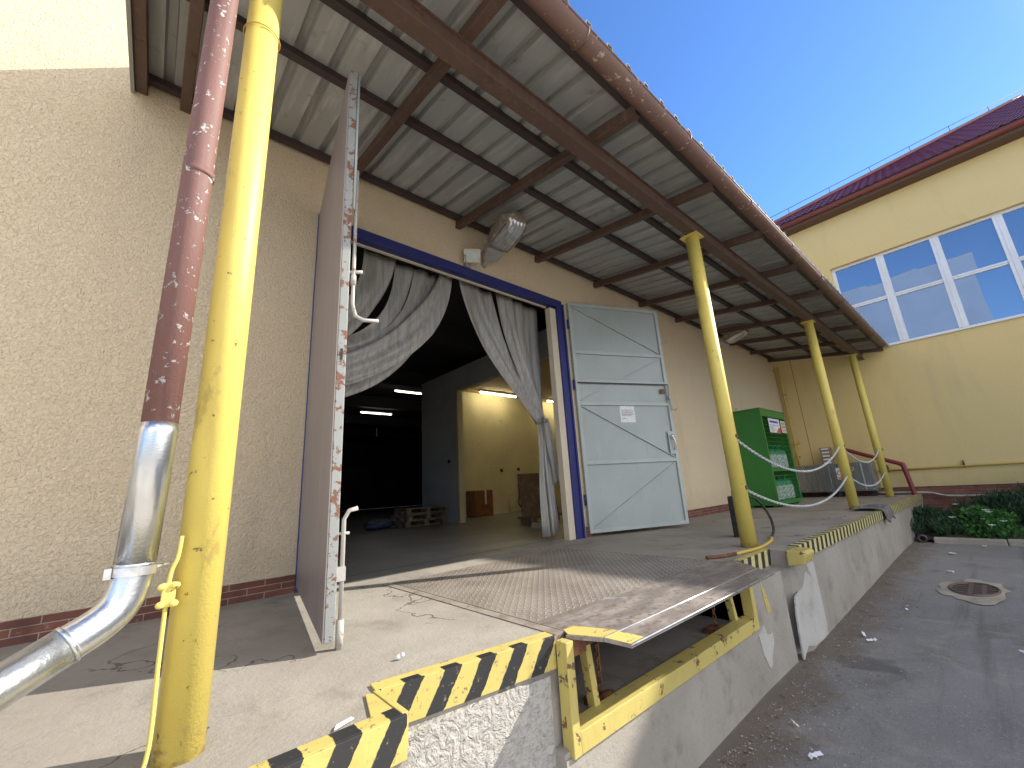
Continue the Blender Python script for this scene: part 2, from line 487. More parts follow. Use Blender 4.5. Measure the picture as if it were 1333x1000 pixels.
M_BLACK = mat('black_rubber', (.018, .018, .02), .55, 0, [(20, .5, .7, (.05, .05, .05))])
M_CHAIN = mat('pale_chain', (.62, .66, .66), .4, .3, [(40, .5, .7, (.4, .44, .45))])
M_PVCW = m_paint('white_pvc_frame', (.80, .82, .83), .3, 0, dirt=.15, dirtcol=(.6, .6, .58))
M_GLASS = m_glass_dark()
M_SOFFIT = mat('dark_soffit', (.12, .07, .05), .8)
M_LAMPBODY = mat('grey_lamp_housing', (.42, .42, .40), .5, .2, [(8, .45, .7, (.3, .28, .24))], [(60, .001)])
M_LAMPRIM = mat('dirty_lamp_rim', (.22, .18, .15), .7, 0, [(12, .45, .7, (.36, .31, .26))])
M_STRIP = m_strip()
M_TUBE = m_emit('fluorescent_tube_cool', (1, .93, .78), 4)
M_TUBEW = m_emit('fluorescent_tube_warm', (1, .88, .55), 13)
M_FIX = mat('fixture_white', (.6, .6, .58), .5)
M_WOOD = mat('pallet_wood', (.30, .21, .13), .8, 0, [((3, 30, 30), .4, .7, (.2, .14, .09)), (6, .5, .7, (.36, .28, .19))], [((4, 50, 50), .003)])
M_CHIP = mat('chipboard', (.28, .19, .13), .85, 0, [(45, .45, .65, (.16, .1, .07)), (6, .45, .7, (.36, .27, .2))], [(60, .002)])
M_CRATE = mat('brown_crate', (.30, .12, .05), .6, 0, [(5, .4, .7, (.2, .08, .04))])
M_BLUEWRAP = mat('blue_film', (.05, .07, .13), .35, 0, [(9, .4, .7, (.10, .13, .2))], [(12, .02)])
M_KERB = m_concrete('kerb_concrete', (.36, .32, .25), (.44, .40, .33), (.22, .19, .15), False)
M_SOIL = mat('bed_soil', (.055, .04, .03), .95, 0, [(9, .4, .7, (.1, .07, .05))], [(20, .03)])
M_IRON = mat('cast_iron', (.15, .11, .10), .6, .3, [(20, .45, .7, (.14, .085, .06))], [(50, .002)])
M_JUN = m_leaf('dark_juniper_green', (.035, .075, .036), (.065, .125, .055), (.05, .09, .065))
M_BUSH = m_leaf('leafy_green', (.045, .15, .03), (.07, .20, .045), (.05, .12, .04))
M_PETAL = mat('white_petal', (.85, .86, .84), .6)
M_RAG = mat('grey_cloth', (.11, .105, .105), .9, 0, [(12, .4, .7, (.2, .19, .18))], [(90, .002)])
M_LITTER = mat('plaster_crumbs', (.50, .47, .43), .9, 0, [(9, .4, .6, (.24, .2, .15))])
M_DRYLEAF = mat('dry_leaf', (.2, .12, .06), .8, 0, [(6, .4, .6, (.3, .22, .12))])

def m_reflector():
    N = Nodes('ribbed_lamp_glass')
    v = N.n('ShaderNodeTexWave'); N.l(N.scaled((1, 9, 1)), v.inputs['Vector']); v.inputs['Scale'].default_value = 6
    N.bsdf(N.mix(v.outputs['Fac'], (.50, .50, .50), (.62, .63, .64)), .10, .6, N.bump(v.outputs['Fac'], .004), .8)
    return N.m
M_REFL = m_reflector()
M_LGLASS = mat('pale_lamp_glass', (.30, .35, .36), .12, .3, [(9, .4, .7, (.36, .38, .38))])

def m_tiles():
    N = Nodes('maroon_metal_tile')
    N.bsdf(N.mix(N.ramp(N.noise(3, 4), .4, .7), (.17, .03, .04), (.12, .024, .04)), .3, .25, N.bump(N.noise(60, 2), .001), .6)
    return N.m
M_TILE = m_tiles()

# ---------------------------------------------------------------- camera, light, world
f_, yaw, pitch, roll = 540.32, .7292, .2485, -.0607
fw = Vector((math.sin(yaw) * math.cos(pitch), math.cos(yaw) * math.cos(pitch), math.sin(pitch)))
r0 = Vector((math.cos(yaw), -math.sin(yaw), 0)); u0 = r0.cross(fw)
rr = r0 * math.cos(roll) + u0 * math.sin(roll); uu = -r0 * math.sin(roll) + u0 * math.cos(roll)
cam = bpy.data.cameras.new('camera'); co = bpy.data.objects.new('camera', cam); COL.objects.link(co)
co.matrix_world = Matrix(((rr.x, uu.x, -fw.x, 0), (rr.y, uu.y, -fw.y, -4.2243), (rr.z, uu.z, -fw.z, .75), (0, 0, 0, 1)))
cam.sensor_fit = 'HORIZONTAL'; cam.sensor_width = 36; cam.lens = 36 * f_ / 1333
cam.clip_start = .02; cam.clip_end = 2000
SC.camera = co

AZ, EL = math.radians(29), math.radians(32.5)
sd = Vector((math.cos(AZ) * math.cos(EL), -math.sin(AZ) * math.cos(EL), math.sin(EL)))
sun = bpy.data.lights.new('sun', 'SUN'); sun.energy = 3.1; sun.angle = math.radians(.55); sun.color = (1, .93, .82)
so = bpy.data.objects.new('sun', sun); COL.objects.link(so); so.location = sd * 40
so.rotation_euler = sd.to_track_quat('Z', 'Y').to_euler()
W = bpy.data.worlds.new('World'); SC.world = W; W.use_nodes = True
nt = W.node_tree; bg = nt.nodes['Background']; sk = nt.nodes.new('ShaderNodeTexSky'); sk.sky_type = 'NISHITA'
sk.sun_disc = False; sk.sun_elevation = EL; sk.sun_rotation = math.atan2(sd.x, sd.y)
sk.air_density = 1.0; sk.dust_density = .1; sk.ozone_density = 11; sk.altitude = 200
def wn(t, **k):
    x = nt.nodes.new(t)
    for a, b in k.items(): setattr(x, a, b)
    return x
# bright broken cloud added in the southern sky behind the camera, to lift the shade
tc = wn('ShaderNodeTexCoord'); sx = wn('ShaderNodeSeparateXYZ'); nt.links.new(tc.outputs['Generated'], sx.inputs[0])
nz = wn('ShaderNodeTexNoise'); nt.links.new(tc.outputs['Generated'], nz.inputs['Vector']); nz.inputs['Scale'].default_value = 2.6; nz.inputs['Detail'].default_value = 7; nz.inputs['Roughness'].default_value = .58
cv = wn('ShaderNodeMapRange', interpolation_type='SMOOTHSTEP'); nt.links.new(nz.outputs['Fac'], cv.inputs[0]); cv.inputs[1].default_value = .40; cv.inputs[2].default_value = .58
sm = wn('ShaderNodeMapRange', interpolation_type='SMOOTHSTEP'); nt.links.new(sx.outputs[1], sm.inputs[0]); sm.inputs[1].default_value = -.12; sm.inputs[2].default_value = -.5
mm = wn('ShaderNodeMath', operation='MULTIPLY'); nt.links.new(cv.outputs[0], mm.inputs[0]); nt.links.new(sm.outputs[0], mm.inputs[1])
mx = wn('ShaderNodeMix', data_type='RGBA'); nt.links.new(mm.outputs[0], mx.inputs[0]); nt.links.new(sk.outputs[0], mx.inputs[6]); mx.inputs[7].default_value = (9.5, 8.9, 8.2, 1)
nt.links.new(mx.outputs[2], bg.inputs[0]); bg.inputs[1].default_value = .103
SC.view_settings.view_transform = 'Standard'; SC.view_settings.look = 'None'
SC.view_settings.exposure = 1.45; SC.view_settings.gamma = 1
SC.render.engine = 'CYCLES'
SC.cycles.use_denoising = True
SC.cycles.max_bounces = 8; SC.cycles.diffuse_bounces = 5; SC.cycles.transparent_max_bounces = 8
SC.cycles.sample_clamp_indirect = 6

# ---------------------------------------------------------------- ground
def gz(x):
    return -.81 - .02 * max(0, min(21, 11 - x))
g = MB(); xs = [-300, -40, -10, -5, 0, 5, 11, 20, 60, 300]; ys = [-300, -60, -20, -8, -4, -2, 40, 300]
vs = [(x, y, gz(x)) for y in ys for x in xs]; n = len(xs)
g.add(vs, [(j * n + i, j * n + i + 1, (j + 1) * n + i + 1, (j + 1) * n + i) for j in range(len(ys) - 1) for i in range(n - 1)])
g.build('ground', M_ASPH, kind='structure')
g = MB(); g.add([(x, y, gz(x) + .006) for y in (-60, -3.0) for x in (-60, -10, 1.5)], [(0, 1, 4, 3), (1, 2, 5, 4)])  # pale yard out of view, added to bounce sun onto wall and canopy
g.add([(x, y, gz(x) + .006) for y in (-60, -9.0) for x in (1.5, 11, 12, 60)], [(0, 1, 5, 4), (1, 2, 6, 5), (2, 3, 7, 6)])
g.build('bounce_pavement', M_BOUNCE_YARD, kind='structure')

# ---------------------------------------------------------------- warehouse
WH = thing('warehouse', 'beige roughcast warehouse with big blue framed doorway behind the dock', 'warehouse', (3, 0, 0))
w = MB()
X0, X1, ZT = -9, 15.58, 8.0
OX0, OX1, OZ = 1.12, 4.96, 3.75
w.box(X0, OX0, 0, .3, 0, ZT); w.box(OX1, X1, 0, .3, 0, ZT); w.box(OX0, OX1, 0, .3, OZ, ZT)
w.build('front_wall', M_STUCCO, WH)
w = MB(); w.box(X0, OX0 - .015, -.02, .001, 0, .148); w.build('brick_plinth', M_BRICK, WH)
w = MB(); w.box(5.06, X1, -.02, .001, 0, .15); w.build('brick_plinth', M_BRICK, WH)
df = MB(); df.box(OX0 - .012, 1.19, -.025, .12, 0, 3.64); df.box(4.84, 4.975, -.025, .10, 0, 3.64); df.box(OX0 - .012, 4.975, -.025, .12, 3.64, 3.765)
df.box(4.965, 5.0, -.05, -.026, 0.0, 3.7)
dfo = df.build('door_frame', M_BLUE, WH, bevel=.004)
t = MB(); t.box(4.70, 4.838, .005, .11, .0, 3.60); t.build('jamb_board', M_WHITEBOARD, dfo, bevel=.004)
t = MB(); t.box(1.19, 4.70, .08, .119, 3.622, 3.6385); t.build('lintel_strip', M_WHITEBOARD, dfo)
t = MB(); t.box(5.002, 5.045, -.016, .0, .0, 3.72); t.build('cover_strip', M_WHITEBOARD, dfo)
# the hall
h = MB(); h.box(-8, 22, .3, 26, -.3, -.002); h.box(OX0, OX1, 0.002, .3, -.3, -.002); h.build('hall_floor', M_FLOOR, WH)
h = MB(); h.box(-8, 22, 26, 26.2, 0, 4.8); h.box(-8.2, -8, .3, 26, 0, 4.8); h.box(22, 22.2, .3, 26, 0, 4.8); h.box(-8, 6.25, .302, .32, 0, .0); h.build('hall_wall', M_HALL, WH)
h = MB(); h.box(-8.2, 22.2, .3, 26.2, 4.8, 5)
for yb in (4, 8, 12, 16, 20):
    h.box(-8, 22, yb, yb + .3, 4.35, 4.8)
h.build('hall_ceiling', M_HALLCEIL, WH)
h = MB(); PX = 6.3
h.box(PX, PX + .15, 5.22, 7.1, 0, 4.12); h.box(PX, PX + .15, .3, 5.22, 3.5, 4.12); h.box(PX, PX + .15, .3, .9, 0, 3.5)
h.build('partition', M_PART, WH)
h = MB(); h.box(PX - .012, PX + .162, 5.12, 5.219, 0, 3.5); h.build('partition_jamb', M_ROOM, WH)
h = MB(); h.box(PX + .15, 15.3, 6.95, 7.1, 0, 4.12); h.box(15.3, 15.45, .3, 7.1, 0, 4.12); h.box(PX + .15, 15.3, .301, .32, 0, 4.1)
h.build('room_wall', M_ROOM, WH)
h = MB(); h.box(PX + .15, 15.3, .3, 6.95, 4.02, 4.1); h.build('room_ceiling', M_ROOMC, WH)
h = MB(); h.box(-8, 22, 26.1, 26.3, 5, 5.2); h.box(-9, 15.58, .3, 26.2, 7.8, 8.0); h.build('roof', M_HALLCEIL, WH)

# interior lamps
def tube_light(x0, x1, y, z, warm, label):
    o = thing('tube_light', label, 'tube light', ((x0 + x1) / 2, y, z), 'fluorescent tubes in the hall')
    b = MB(); b.box(x0 - .04, x1 + .04, y - .05, y + .05, z + .035, z + .08); b.build('fixture', M_FIX, o)
    b = MB(); b.tube([(x0, y, z), (x1, y, z)], .021, 8); b.build('tube', M_TUBEW if warm else M_TUBE, o)
tube_light(6.50, 7.83, 12.5, 4.2, False, 'lower left fluorescent tube under the dark hall ceiling')
tube_light(6.54, 7.72, 9.45, 4.45, False, 'upper right fluorescent tube glowing against the dark hall ceiling')
tube_light(8.11, 9.67, 6.45, 3.92, True, 'warm fluorescent tube on the cream room ceiling left of the curtain')
tube_light(11.3, 12.9, 6.45, 3.92, True, 'warm tube seen between right curtain and cream timber jamb')
tube_light(8.6, 10.2, 2.6, 3.92, True, 'unseen warm tube added to brighten the cream room behind right curtain')  # extra tube out of sight, added only to light the room walls

# ---------------------------------------------------------------- the door leaves
def leaf(hinge, ang, label, outward, label2, mir=1):
    """door leaf: u from the hinge, d out of the inner face, z up"""
    c, s = math.cos(ang), math.sin(ang)
    # inner face normal = rotate u by -90 deg
    M = Matrix(((c, mir * s, 0, hinge[0]), (s, -mir * c, 0, hinge[1]), (0, 0, 1, 0), (0, 0, 0, 1)))
    WD, H0, H1 = 1.80, .05, 3.76
    outer = MB(M); outer.box(0, WD, -.058, -.052, H0, H1)
    D = outer.build('door', M_LEAFOUT, WH, label)
    pn = MB(M); pn.box(.01, WD - .01, -.0515, -.03, H0 + .005, H1 - .005); pn.build('panel', M_LEAF, D, label2)
    fr = MB(M)
    fr.box(0, .06, -.051, .0, H0, H1)
    for z in (H0, 1.05, 1.99, 2.86, H1 - .05):
        fr.box(.06, WD - .06, -.029, .0, z, z + .055)
    fr.box(.06, WD - .06, -.029, -.004, 2.375, 2.385 + .03)
    fr.build('frame', M_LEAFTRIM, D, bevel=.003)
    gp = MB(M); gp.box(.03, WD + .001, -.004, .001, 2.352, 2.374); gp.build('joint', M_BLACK, D)
    ed = MB(M); ed.box(WD - .06, WD, -.051, .0, H0, H1); ed.build('edge_post', M_LEAFEDGE if outward else M_LEAFTRIM, D, bevel=.004)
    br = MB(M)
    for (u0, z0, u1, z1) in ((.07, 3.70, WD - .07, 2.93), (WD - .07, 2.84, .07, 2.07), (.07, 1.98, WD - .07, 1.12), (WD - .07, 1.04, .07, .12)):
        a = Vector((u0, -.016, z0)); b = Vector((u1, -.016, z1))
        br.bar(a, b, .012, .026, (0, 1, 0)); 
    br.build('brace', M_LEAFTRIM, D)
    for z in (.45, 2.25, 3.3):
        hg = MB(M); hg.tube([(-.018, -.03, z), (-.018, -.03, z + .16)], .016, 8); hg.box(-.012, .05, -.0345, -.0255, z + .02, z + .14); hg.build('hinge', M_BLUE if not outward else M_RUST, D)
    return M, D

aR = math.atan2(-.69, 1.66)
MR, DR = leaf((5.095, -.06), aR, 'pale blue braced steel door leaf folded back against the wall', False, None)
# latch plate, padlock and upper slide bolt of the right leaf
b = MB(MR); b.box(1.64, 1.735, .0005, .008, 1.17, 1.55); b.build('latch_plate', M_LEAFTRIM, DR, bevel=.002)
b = MB(MR); b.tube(smooth_path([(1.69, .012, 1.42), (1.70, .05, 1.43), (1.73, .055, 1.33), (1.725, .03, 1.24)]), .016, 8); b.sphere((1.70, .03, 1.46), .035, 8, 6); b.build('lock', M_ZINC, DR)
b = MB(MR); b.tube([(1.772, .03, 2.36), (1.772, .03, 2.0), (1.775, .05, 1.92), (1.82, .07, 1.90), (1.85, .07, 1.93)], .011, 8); b.box(1.75, 1.795, .0005, .045, 2.10, 2.16); b.build('slide_bolt', M_ROD, DR)
b = MB(MR); b.tube([(1.80, -.02, 3.12), (1.93, -.0, 3.15)], .012, 8); b.build('handle', M_ROD, DR)
b = MB(MR); b.box(1.62, 1.7, .0005, .01, 2.2, 2.28); b.build('rust_boss', M_RUST, DR)

aL = math.atan2(-1.80, -.335)
ML, DL = leaf((1.17, -.035), aL, 'weathered mauve brown steel door leaf standing open square to the wall', True, None, -1)
b = MB(ML); b.tube([(1.76, .03, 2.95), (1.76, .03, 1.95), (1.762, .05, 1.87), (1.77, .1, 1.845), (1.78, .19, 1.85)], .012, 8)
b.tube([(1.75, .0, 2.17), (1.77, .085, 2.18)], .012, 8); b.tube([(1.76, .03, 2.08), (1.76, .03, 2.15)], .018, 8)
b.build('slide_bolt', M_ROD, DL)
b = MB(ML); b.tube([(1.775, .10, .70), (1.77, .055, .69), (1.76, .03, .645), (1.76, .03, .05)], .012, 8); b.tube([(1.76, .03, .14), (1.76, .03, .0)], .02, 8)
b.tube([(1.75, 0, .57), (1.765, .06, .57)], .008, 6); b.box(1.735, 1.785, .0, .045, .33, .40); b.build('floor_bolt', M_ROD, DL)
b = MB(ML); b.box(1.8005, 1.803, -.034, -.020, 1.56, 1.63); b.build('lock_slot', M_BLACK, DL); b = MB(); b.box(1.8005, 1.803, -.036, -.020, 1.37, 1.46); b.build('lock_slot', M_BLACK, DL)
b = MB(ML); b.tube([(1.79, .012, 3.76), (1.79, .012, 2.62)], .009, 8); b.build('bar', M_LEAFTRIM, DL)

nt_ = thing('paper_notice', 'white printed paper notice taped to the pale blue door leaf', 'notice', MR @ Vector((.95, 0, 1.86)))
b = MB(MR); b.box(.78, 1.06, -.0285, -.0265, 1.71, 1.985); b.build('sheet', M_PAPER, nt_)
b = MB(MR)
for i, (z, u1) in enumerate(((1.915, 1.03), (1.885, 1.03), (1.865, 1.02), (1.842, 1.035), (1.82, .99), (1.775, .88))):
    b.box(.805, u1, -.0262, -.0258, z - .004, z + .004)
b.build('print', M_INK, nt_)

# ---------------------------------------------------------------- strip curtains
def ribbon(m, edgeA, edgeB, pleats=2, amp=.025, nu=14, phase=0.):
    """sheet between two edge curves, with pleats across"""
    n = len(edgeA); vs = []
    for i in range(n):
        t = i / (n - 1); A = edgeA[i]; B = edgeB[i]
        for k in range(nu + 1):
            s = k / nu; p = A.lerp(B, s)
            p = p + Vector((0, amp * (.5 + .8 * t) * math.sin(s * pleats * 2 * PI + phase + 1.3 * t) + .012 * math.sin(9 * t + 5 * s + phase), 0))
            vs.append(p)
    fs = [(i * (nu + 1) + k, i * (nu + 1) + k + 1, (i + 1) * (nu + 1) + k + 1, (i + 1) * (nu + 1) + k) for i in range(n - 1) for k in range(nu)]
    m.add(vs, fs, True)

CL = thing('strip_curtain', 'grey plastic strip curtain tied to left door jamb', 'strip curtain', (1.4, .28, 0), 'plastic strip curtains in the doorway')
def cstrip(par, C, w0, w1, pl, amp=.02, ph=0., nar=.12):
    """strip along a centre curve, its width taken across the curve in the plane of the doorway"""
    A = []; B = []; n = len(C)
    for i, p in enumerate(C):
        t = (C[min(i + 1, n - 1)] - C[max(i - 1, 0)]).normalized(); q = Vector((-t.z, 0, t.x))
        f = i / (n - 1); w = (w0 * (1 - nar * min(1, f * 2.6)) * (1 - f) + w1 * f) / 2
        if i < 3: q = q.lerp(Vector((1, 0, 0)), 1 - i / 3)
        A.append(p - q * w); B.append(p + q * w)
    m = MB(); ribbon(m, A, B, pl, amp, 16, ph); m.build('strip', M_STRIP, par, solid=.004, fix=False)
for (xt, y, w0, w1, zg, c1, c2, pl, nar) in ((1.42, .36, .28, .16, 2.75, (1.36, 3.2), (1.26, 3.0), 1, .2), (1.94, .30, .42, .30, 2.30, (1.90, 3.05), (1.50, 2.70), 2, .25), (2.31, .36, .26, .26, 2.34, (2.25, 3.0), (1.95, 2.45), 1, .35),
                                 (2.55, .34, .22, .24, 2.22, (2.46, 2.95), (2.05, 2.40), 1, .35), (2.76, .38, .18, .22, 2.14, (2.64, 3.0), (2.10, 2.38), 1, .25), (2.90, .26, .20, .34, 2.02, (2.74, 2.95), (2.06, 2.26), 2, -1.0), (2.62, .41, .3, .40, 1.98, (2.60, 2.85), (2.02, 2.06), 2, -.4)):
    cstrip(CL, bez((xt, y, 3.72), (c1[0], y, c1[1]), (c2[0], y + .03, c2[1]), (1.2, y + .02, zg), 26), w0, w1, pl, .016, xt * 3, nar)
m = MB(); ribbon(m, bez((1.20, .3, 2.4), (1.24, .3, 2.0), (1.30, .3, 1.4), (1.24, .3, .5), 16), bez((1.42, .33, 2.3), (1.48, .33, 2.0), (1.52, .33, 1.4), (1.50, .33, .62), 16), 2, .03); m.build('strip', M_STRIP, CL, solid=.004, fix=False)

CR = thing('strip_curtain', 'grey plastic strip curtain gathered and tied at right door jamb', 'strip curtain', (4.6, .28, 0), 'plastic strip curtains in the doorway')
for (xt, y, w0, w1, gx, c1, c2, pl, nar) in ((3.27, .26, .36, .20, 4.55, (3.42, 2.9), (4.05, 2.35), 2, -.1), (3.60, .32, .27, .18, 4.58, (3.74, 2.9), (4.2, 2.35), 1, .1), (3.96, .28, .34, .20, 4.60, (4.05, 2.9), (4.36, 2.4), 2, .05),
                                  (4.26, .34, .30, .18, 4.62, (4.32, 2.9), (4.50, 2.4), 1, 0), (4.57, .38, .46, .20, 4.67, (4.60, 2.9), (4.66, 2.4), 2, 0)):
    cstrip(CR, bez((xt, y, 3.72), (c1[0], y, c1[1]), (c2[0], y + .03, c2[1]), (gx, y, 1.74), 26), w0, w1, pl, .018, xt * 3, nar)
for (xa, xb, y, xc, xd, z1, ph) in ((4.55, 4.66, .30, 4.50, 4.74, .05, 0), (4.60, 4.70, .27, 4.60, 4.78, .10, 2), (4.58, 4.72, .24, 4.68, 4.82, .78, 4)):
    m = MB(); ribbon(m, bez((xa, y, 1.80), (xa - .01, y, 1.55), (xc - .02, y, 1.1), (xc, y, z1), 16), bez((xb, y + .02, 1.80), (xb + .01, y, 1.55), (xd, y, 1.2), (xd, y, z1 + .02), 16), 2, .03, 14, ph)
    m.build('strip', M_STRIP, CR, solid=.004, fix=False)
m = MB(); m.tube([(4.62 + .07 * math.cos(a), .29 + .07 * math.sin(a), 1.74) for a in [2 * PI * k / 14 for k in range(14)]], .012, 6, closed=True); m.build('tie', M_RAG, CR)

# ---------------------------------------------------------------- things in the hall
def pallet_mesh():
    b = MB()
    for i in range(7):
        b.box(-.6, .6, -.4 + i * .1135, -.4 + i * .1135 + .085, .122, .144)
    for x in (-.6, -.06, .48):
        b.box(x, x + .12, -.4, .4, .1, .1215)
        for y in (-.4, -.06, .3):
            b.box(x, x + .12, y, y + .1, .022, .0998)
    for y in (-.4, -.06, .3):
        b.box(-.6, .6, y, y + .1, 0, .0215)
    return b
PG = 'wooden pallets stacked in the hall'
p0 = pallet_mesh().build('pallet', M_WOOD); p0.location = (5.55, 5.95, .002); p0.rotation_euler = (0, 0, .06)
tag(p0, 'bottom wooden pallet of the stack by the grey partition', 'pallet', PG)
for i, (dx, rz, lb) in enumerate(((.03, .1, 'middle wooden pallet of the stack by the grey partition'), (.1, -.05, 'top wooden pallet of the stack by the grey partition'))):
    q = p0.copy(); COL.objects.link(q); q.location = (5.55 + dx, 5.95, .002 + .1465 * (i + 1)); q.rotation_euler = (0, 0, rz); q['label'] = lb
b = MB(); b.sphere((4.55, 6.1, .12), .34, 14, 8, (1.1, .8, .36)); b.sphere((4.8, 6.3, .1), .25, 12, 8, (1, .9, .4)); b.sphere((4.35, 6.0, .1), .22, 12, 8, (1, 1, .45))
tag(b.build('film_bundle', M_BLUEWRAP), 'crumpled heap of blue film on the floor beside pallets', 'film')
cr = thing('brown_crate', 'reddish brown crate with white strap by the cream back wall', 'crate', (8.05, 6.55, 0))
b = MB(); b.box(7.72, 8.40, 6.4, 6.9, .01, .78); b.build('box', M_CRATE, cr, bevel=.01)
b = MB(); b.box(8.08, 8.14, 6.39, 6.399, .36, .79); b.build('strap', M_PAPER, cr)
b = MB(); b.extrude([(6.52, 2.98, .15), (7.6, 2.88, .15), (7.6, 3.05, 1.10), (6.56, 3.1, 1.09)], (0, .03, 0))
tag(b.build('chipboard_sheet', M_CHIP), 'brown chipboard sheet leaning up behind the right curtain', 'board')
b = MB(); b.box(6.5, 7.6, 2.7, 3.14, .1, .148); b.box(6.55, 6.68, 2.7, 3.1, .0, .0998); b.box(7.3, 7.42, 2.7, 3.1, .0, .0998)
tag(b.build('timber_pallet', M_WOOD), 'low timber skid under the leaning chipboard sheet', 'skid')
b = MB(); b.extrude([(5.85, 1.9, -.001), (6.12, 1.86, -.001), (6.08, 1.86, .07), (5.88, 1.9, .10)], (0, .12, 0))
tag(b.build('timber_offcut', M_WHITEBOARD), 'pale timber offcut on the floor beside right curtain', 'offcut')
pp = thing('wall_hose', 'black hose hanging from pale pipes on cream back wall', 'hose', (10, 6.9, 0))
b = MB(); b.tube(smooth_path([(9.95, 6.9, .95), (9.95, 6.88, .55), (9.9, 6.86, .25), (10.05, 6.7, .04), (10.5, 6.6, .03)]), .022, 8); b.build('hose', M_BLACK, pp)
b = MB(); b.tube([(9.5, 6.92, .02), (9.5, 6.92, .6)], .03, 8); b.build('pipe', M_WHITEBOARD, pp); b = MB(); b.tube([(10.1, 6.92, .02), (10.1, 6.92, .75)], .03, 8); b.build('pipe', M_WHITEBOARD, pp)
b = MB(); b.box(9.2, 9.3, 6.92, 6.949, 1.35, 1.45)
o1 = b.build('wall_socket', M_BLACK); tag(o1, 'small dark wall socket left of the other on cream back wall', 'socket', 'sockets on the cream wall')
b = MB(); b.box(9.98, 10.08, 6.92, 6.949, 1.38, 1.48)
o1 = b.build('wall_socket', M_BLACK); tag(o1, 'small dark wall socket directly above the black hose', 'socket', 'sockets on the cream wall')
b = MB(); b.box(PX - .03, PX - .001, 5.55, 5.63, 1.55, 1.64); tag(b.build('light_switch', M_BLACK), 'small dark light switch on the grey partition wall', 'switch')

# ---------------------------------------------------------------- loading dock
LD = thing('loading_dock', 'long raised concrete loading dock along the warehouse wall', 'loading dock', (4, -1.4, 0))
PXL, PXR = 1.72, 4.10
b = MB()
b.prism([(-9, -2.66), (.80, -2.66), (.80, -2.40), (1.70, -2.52), (PXL, -2.52), (PXL, -.42), (PXR, -.42), (PXR, -2.52), (4.92, -2.50), (4.92, -2.66), (15.58, -2.72), (15.58, -.001), (-9, -.001)], -.16, 0)
b.build('deck', M_CONC, LD)
b = MB(); b.prism([(-9, -2.64), (.79, -2.64), (.79, -2.45), (1.65, -2.53), (1.65, -1.2), (-9, -1.2)], -1.5, -.16); b.build('plastered_face', M_ROUGH, LD)
b = MB(); b.box(1.65, 4.02, -2.60, -.3, -1.5, -.495); b.prism([(4.02, -2.60), (4.75, -2.62), (4.93, -2.56), (4.99, -2.62), (5.1, -2.655), (15.58, -2.71), (15.58, -1.2), (4.02, -1.2)], -1.5, -.16)
b.build('concrete_face', M_FACE, LD)
b = MB(); b.box(1.65, 4.1, -2.59, -.25, -.494, -.47); b.box(1.65, PXL, -2.52, -.42, -.469, -.16); b.box(4.02, PXR, -2.52, -.42, -.469, -.16); b.box(1.65, 4.1, -.43, -.25, -.469, -.16); b.build('pit_lining', M_PIT, LD)
def patch(pts, y, name='plaster_patch', m=M_PATCH):
    R_ = random.Random(len(pts)); P_ = smooth_path([(x, 0, z) for x, z in pts] + [(pts[0][0], 0, pts[0][1])], 7)[:-1]
    q = MB(); q.extrude([(p.x + R_.uniform(-.007, .007), y - .006, min(p.z + R_.uniform(-.007, .007), -.162)) for p in P_], (0, .014, 0)); return q.build(name, m, LD)
PT = lambda P: [(x * 1.043, .75 - (.75 - z) * 1.043) for x, z in P]
patch(PT([(4.60, -.86), (4.76, -.80), (5.0, -.84), (5.3, -.86), (5.56, -.90), (5.62, -.70), (5.58, -.45), (5.50, -.2), (5.40, -.165), (5.2, -.165), (5.28, -.3), (5.12, -.22), (5.0, -.3), (4.9, -.34), (4.72, -.36), (4.66, -.45), (4.62, -.62)]), -2.652)
patch([(4.02, -.55), (4.16, -.5), (4.2, -.58), (4.34, -.6), (4.3, -.68), (4.25, -.72), (4.16, -.82), (4.07, -.72)], -2.602)
patch([(3.72, -.75), (3.83, -.62), (3.86, -.85), (3.72, -.95), (3.62, -.86)], -2.592)
patch([(3.2, -.86), (3.3, -.78), (3.27, -.95), (3.15, -1.0)], -2.592)
patch([(4.25, -.18), (4.33, -.3), (4.36, -.42), (4.29, -.43), (4.25, -.3)], -2.605, 'paint_splash', M_YEL)

# edge guards (steel angles with hazard paint)
def guard(pts, h, fl, m, label, top=None, base=.0):
    o = thing('edge_guard', label, 'edge guard', (pts[0][0], pts[0][1], 0), 'striped edge guards on the dock')
    v = MB(); f = MB()
    for (a, c) in zip(pts[:-1], pts[1:]):
        a = Vector((*a, 0)); c = Vector((*c, 0)); d = (c - a).normalized(); nn = Vector((d.y, -d.x, 0))
        q = [a + nn * .012, c + nn * .012, c, a]
        v.prism([(p.x, p.y) for p in q], -h, .0095 + base)
        q = [a, c, c - nn * fl, a - nn * fl]
        f.prism([(p.x, p.y) for p in q], .0005, .010 + base)
    v.build('face', m, o, bevel=.002); f.build('flange', top or m, o, bevel=.002)
    return o
g1 = guard([(-3.2, -2.662), (.80, -2.662)], .125, .07, M_STRIPE_L, 'black and yellow edge guard nearest the big yellow post')
g2 = guard([(.80, -2.402), (1.70, -2.522)], .14, .075, M_STRIPE_L, 'black and yellow edge guard left of the dock leveller', M_YEL)
b = MB(); b.prism([(.788, -2.66), (.812, -2.66), (.812, -2.41), (.788, -2.41)], -.10, .012); b.prism([(.70, -2.60), (.787, -2.655), (.787, -2.42), (.76, -2.40)], .0005, .008); b.build('return_plate', M_YEL, g2, bevel=.002)
M_BLKP = mat('black_paint', (.02, .02, .022), .5, 0, [(16, .55, .7, (.2, .17, .1))])
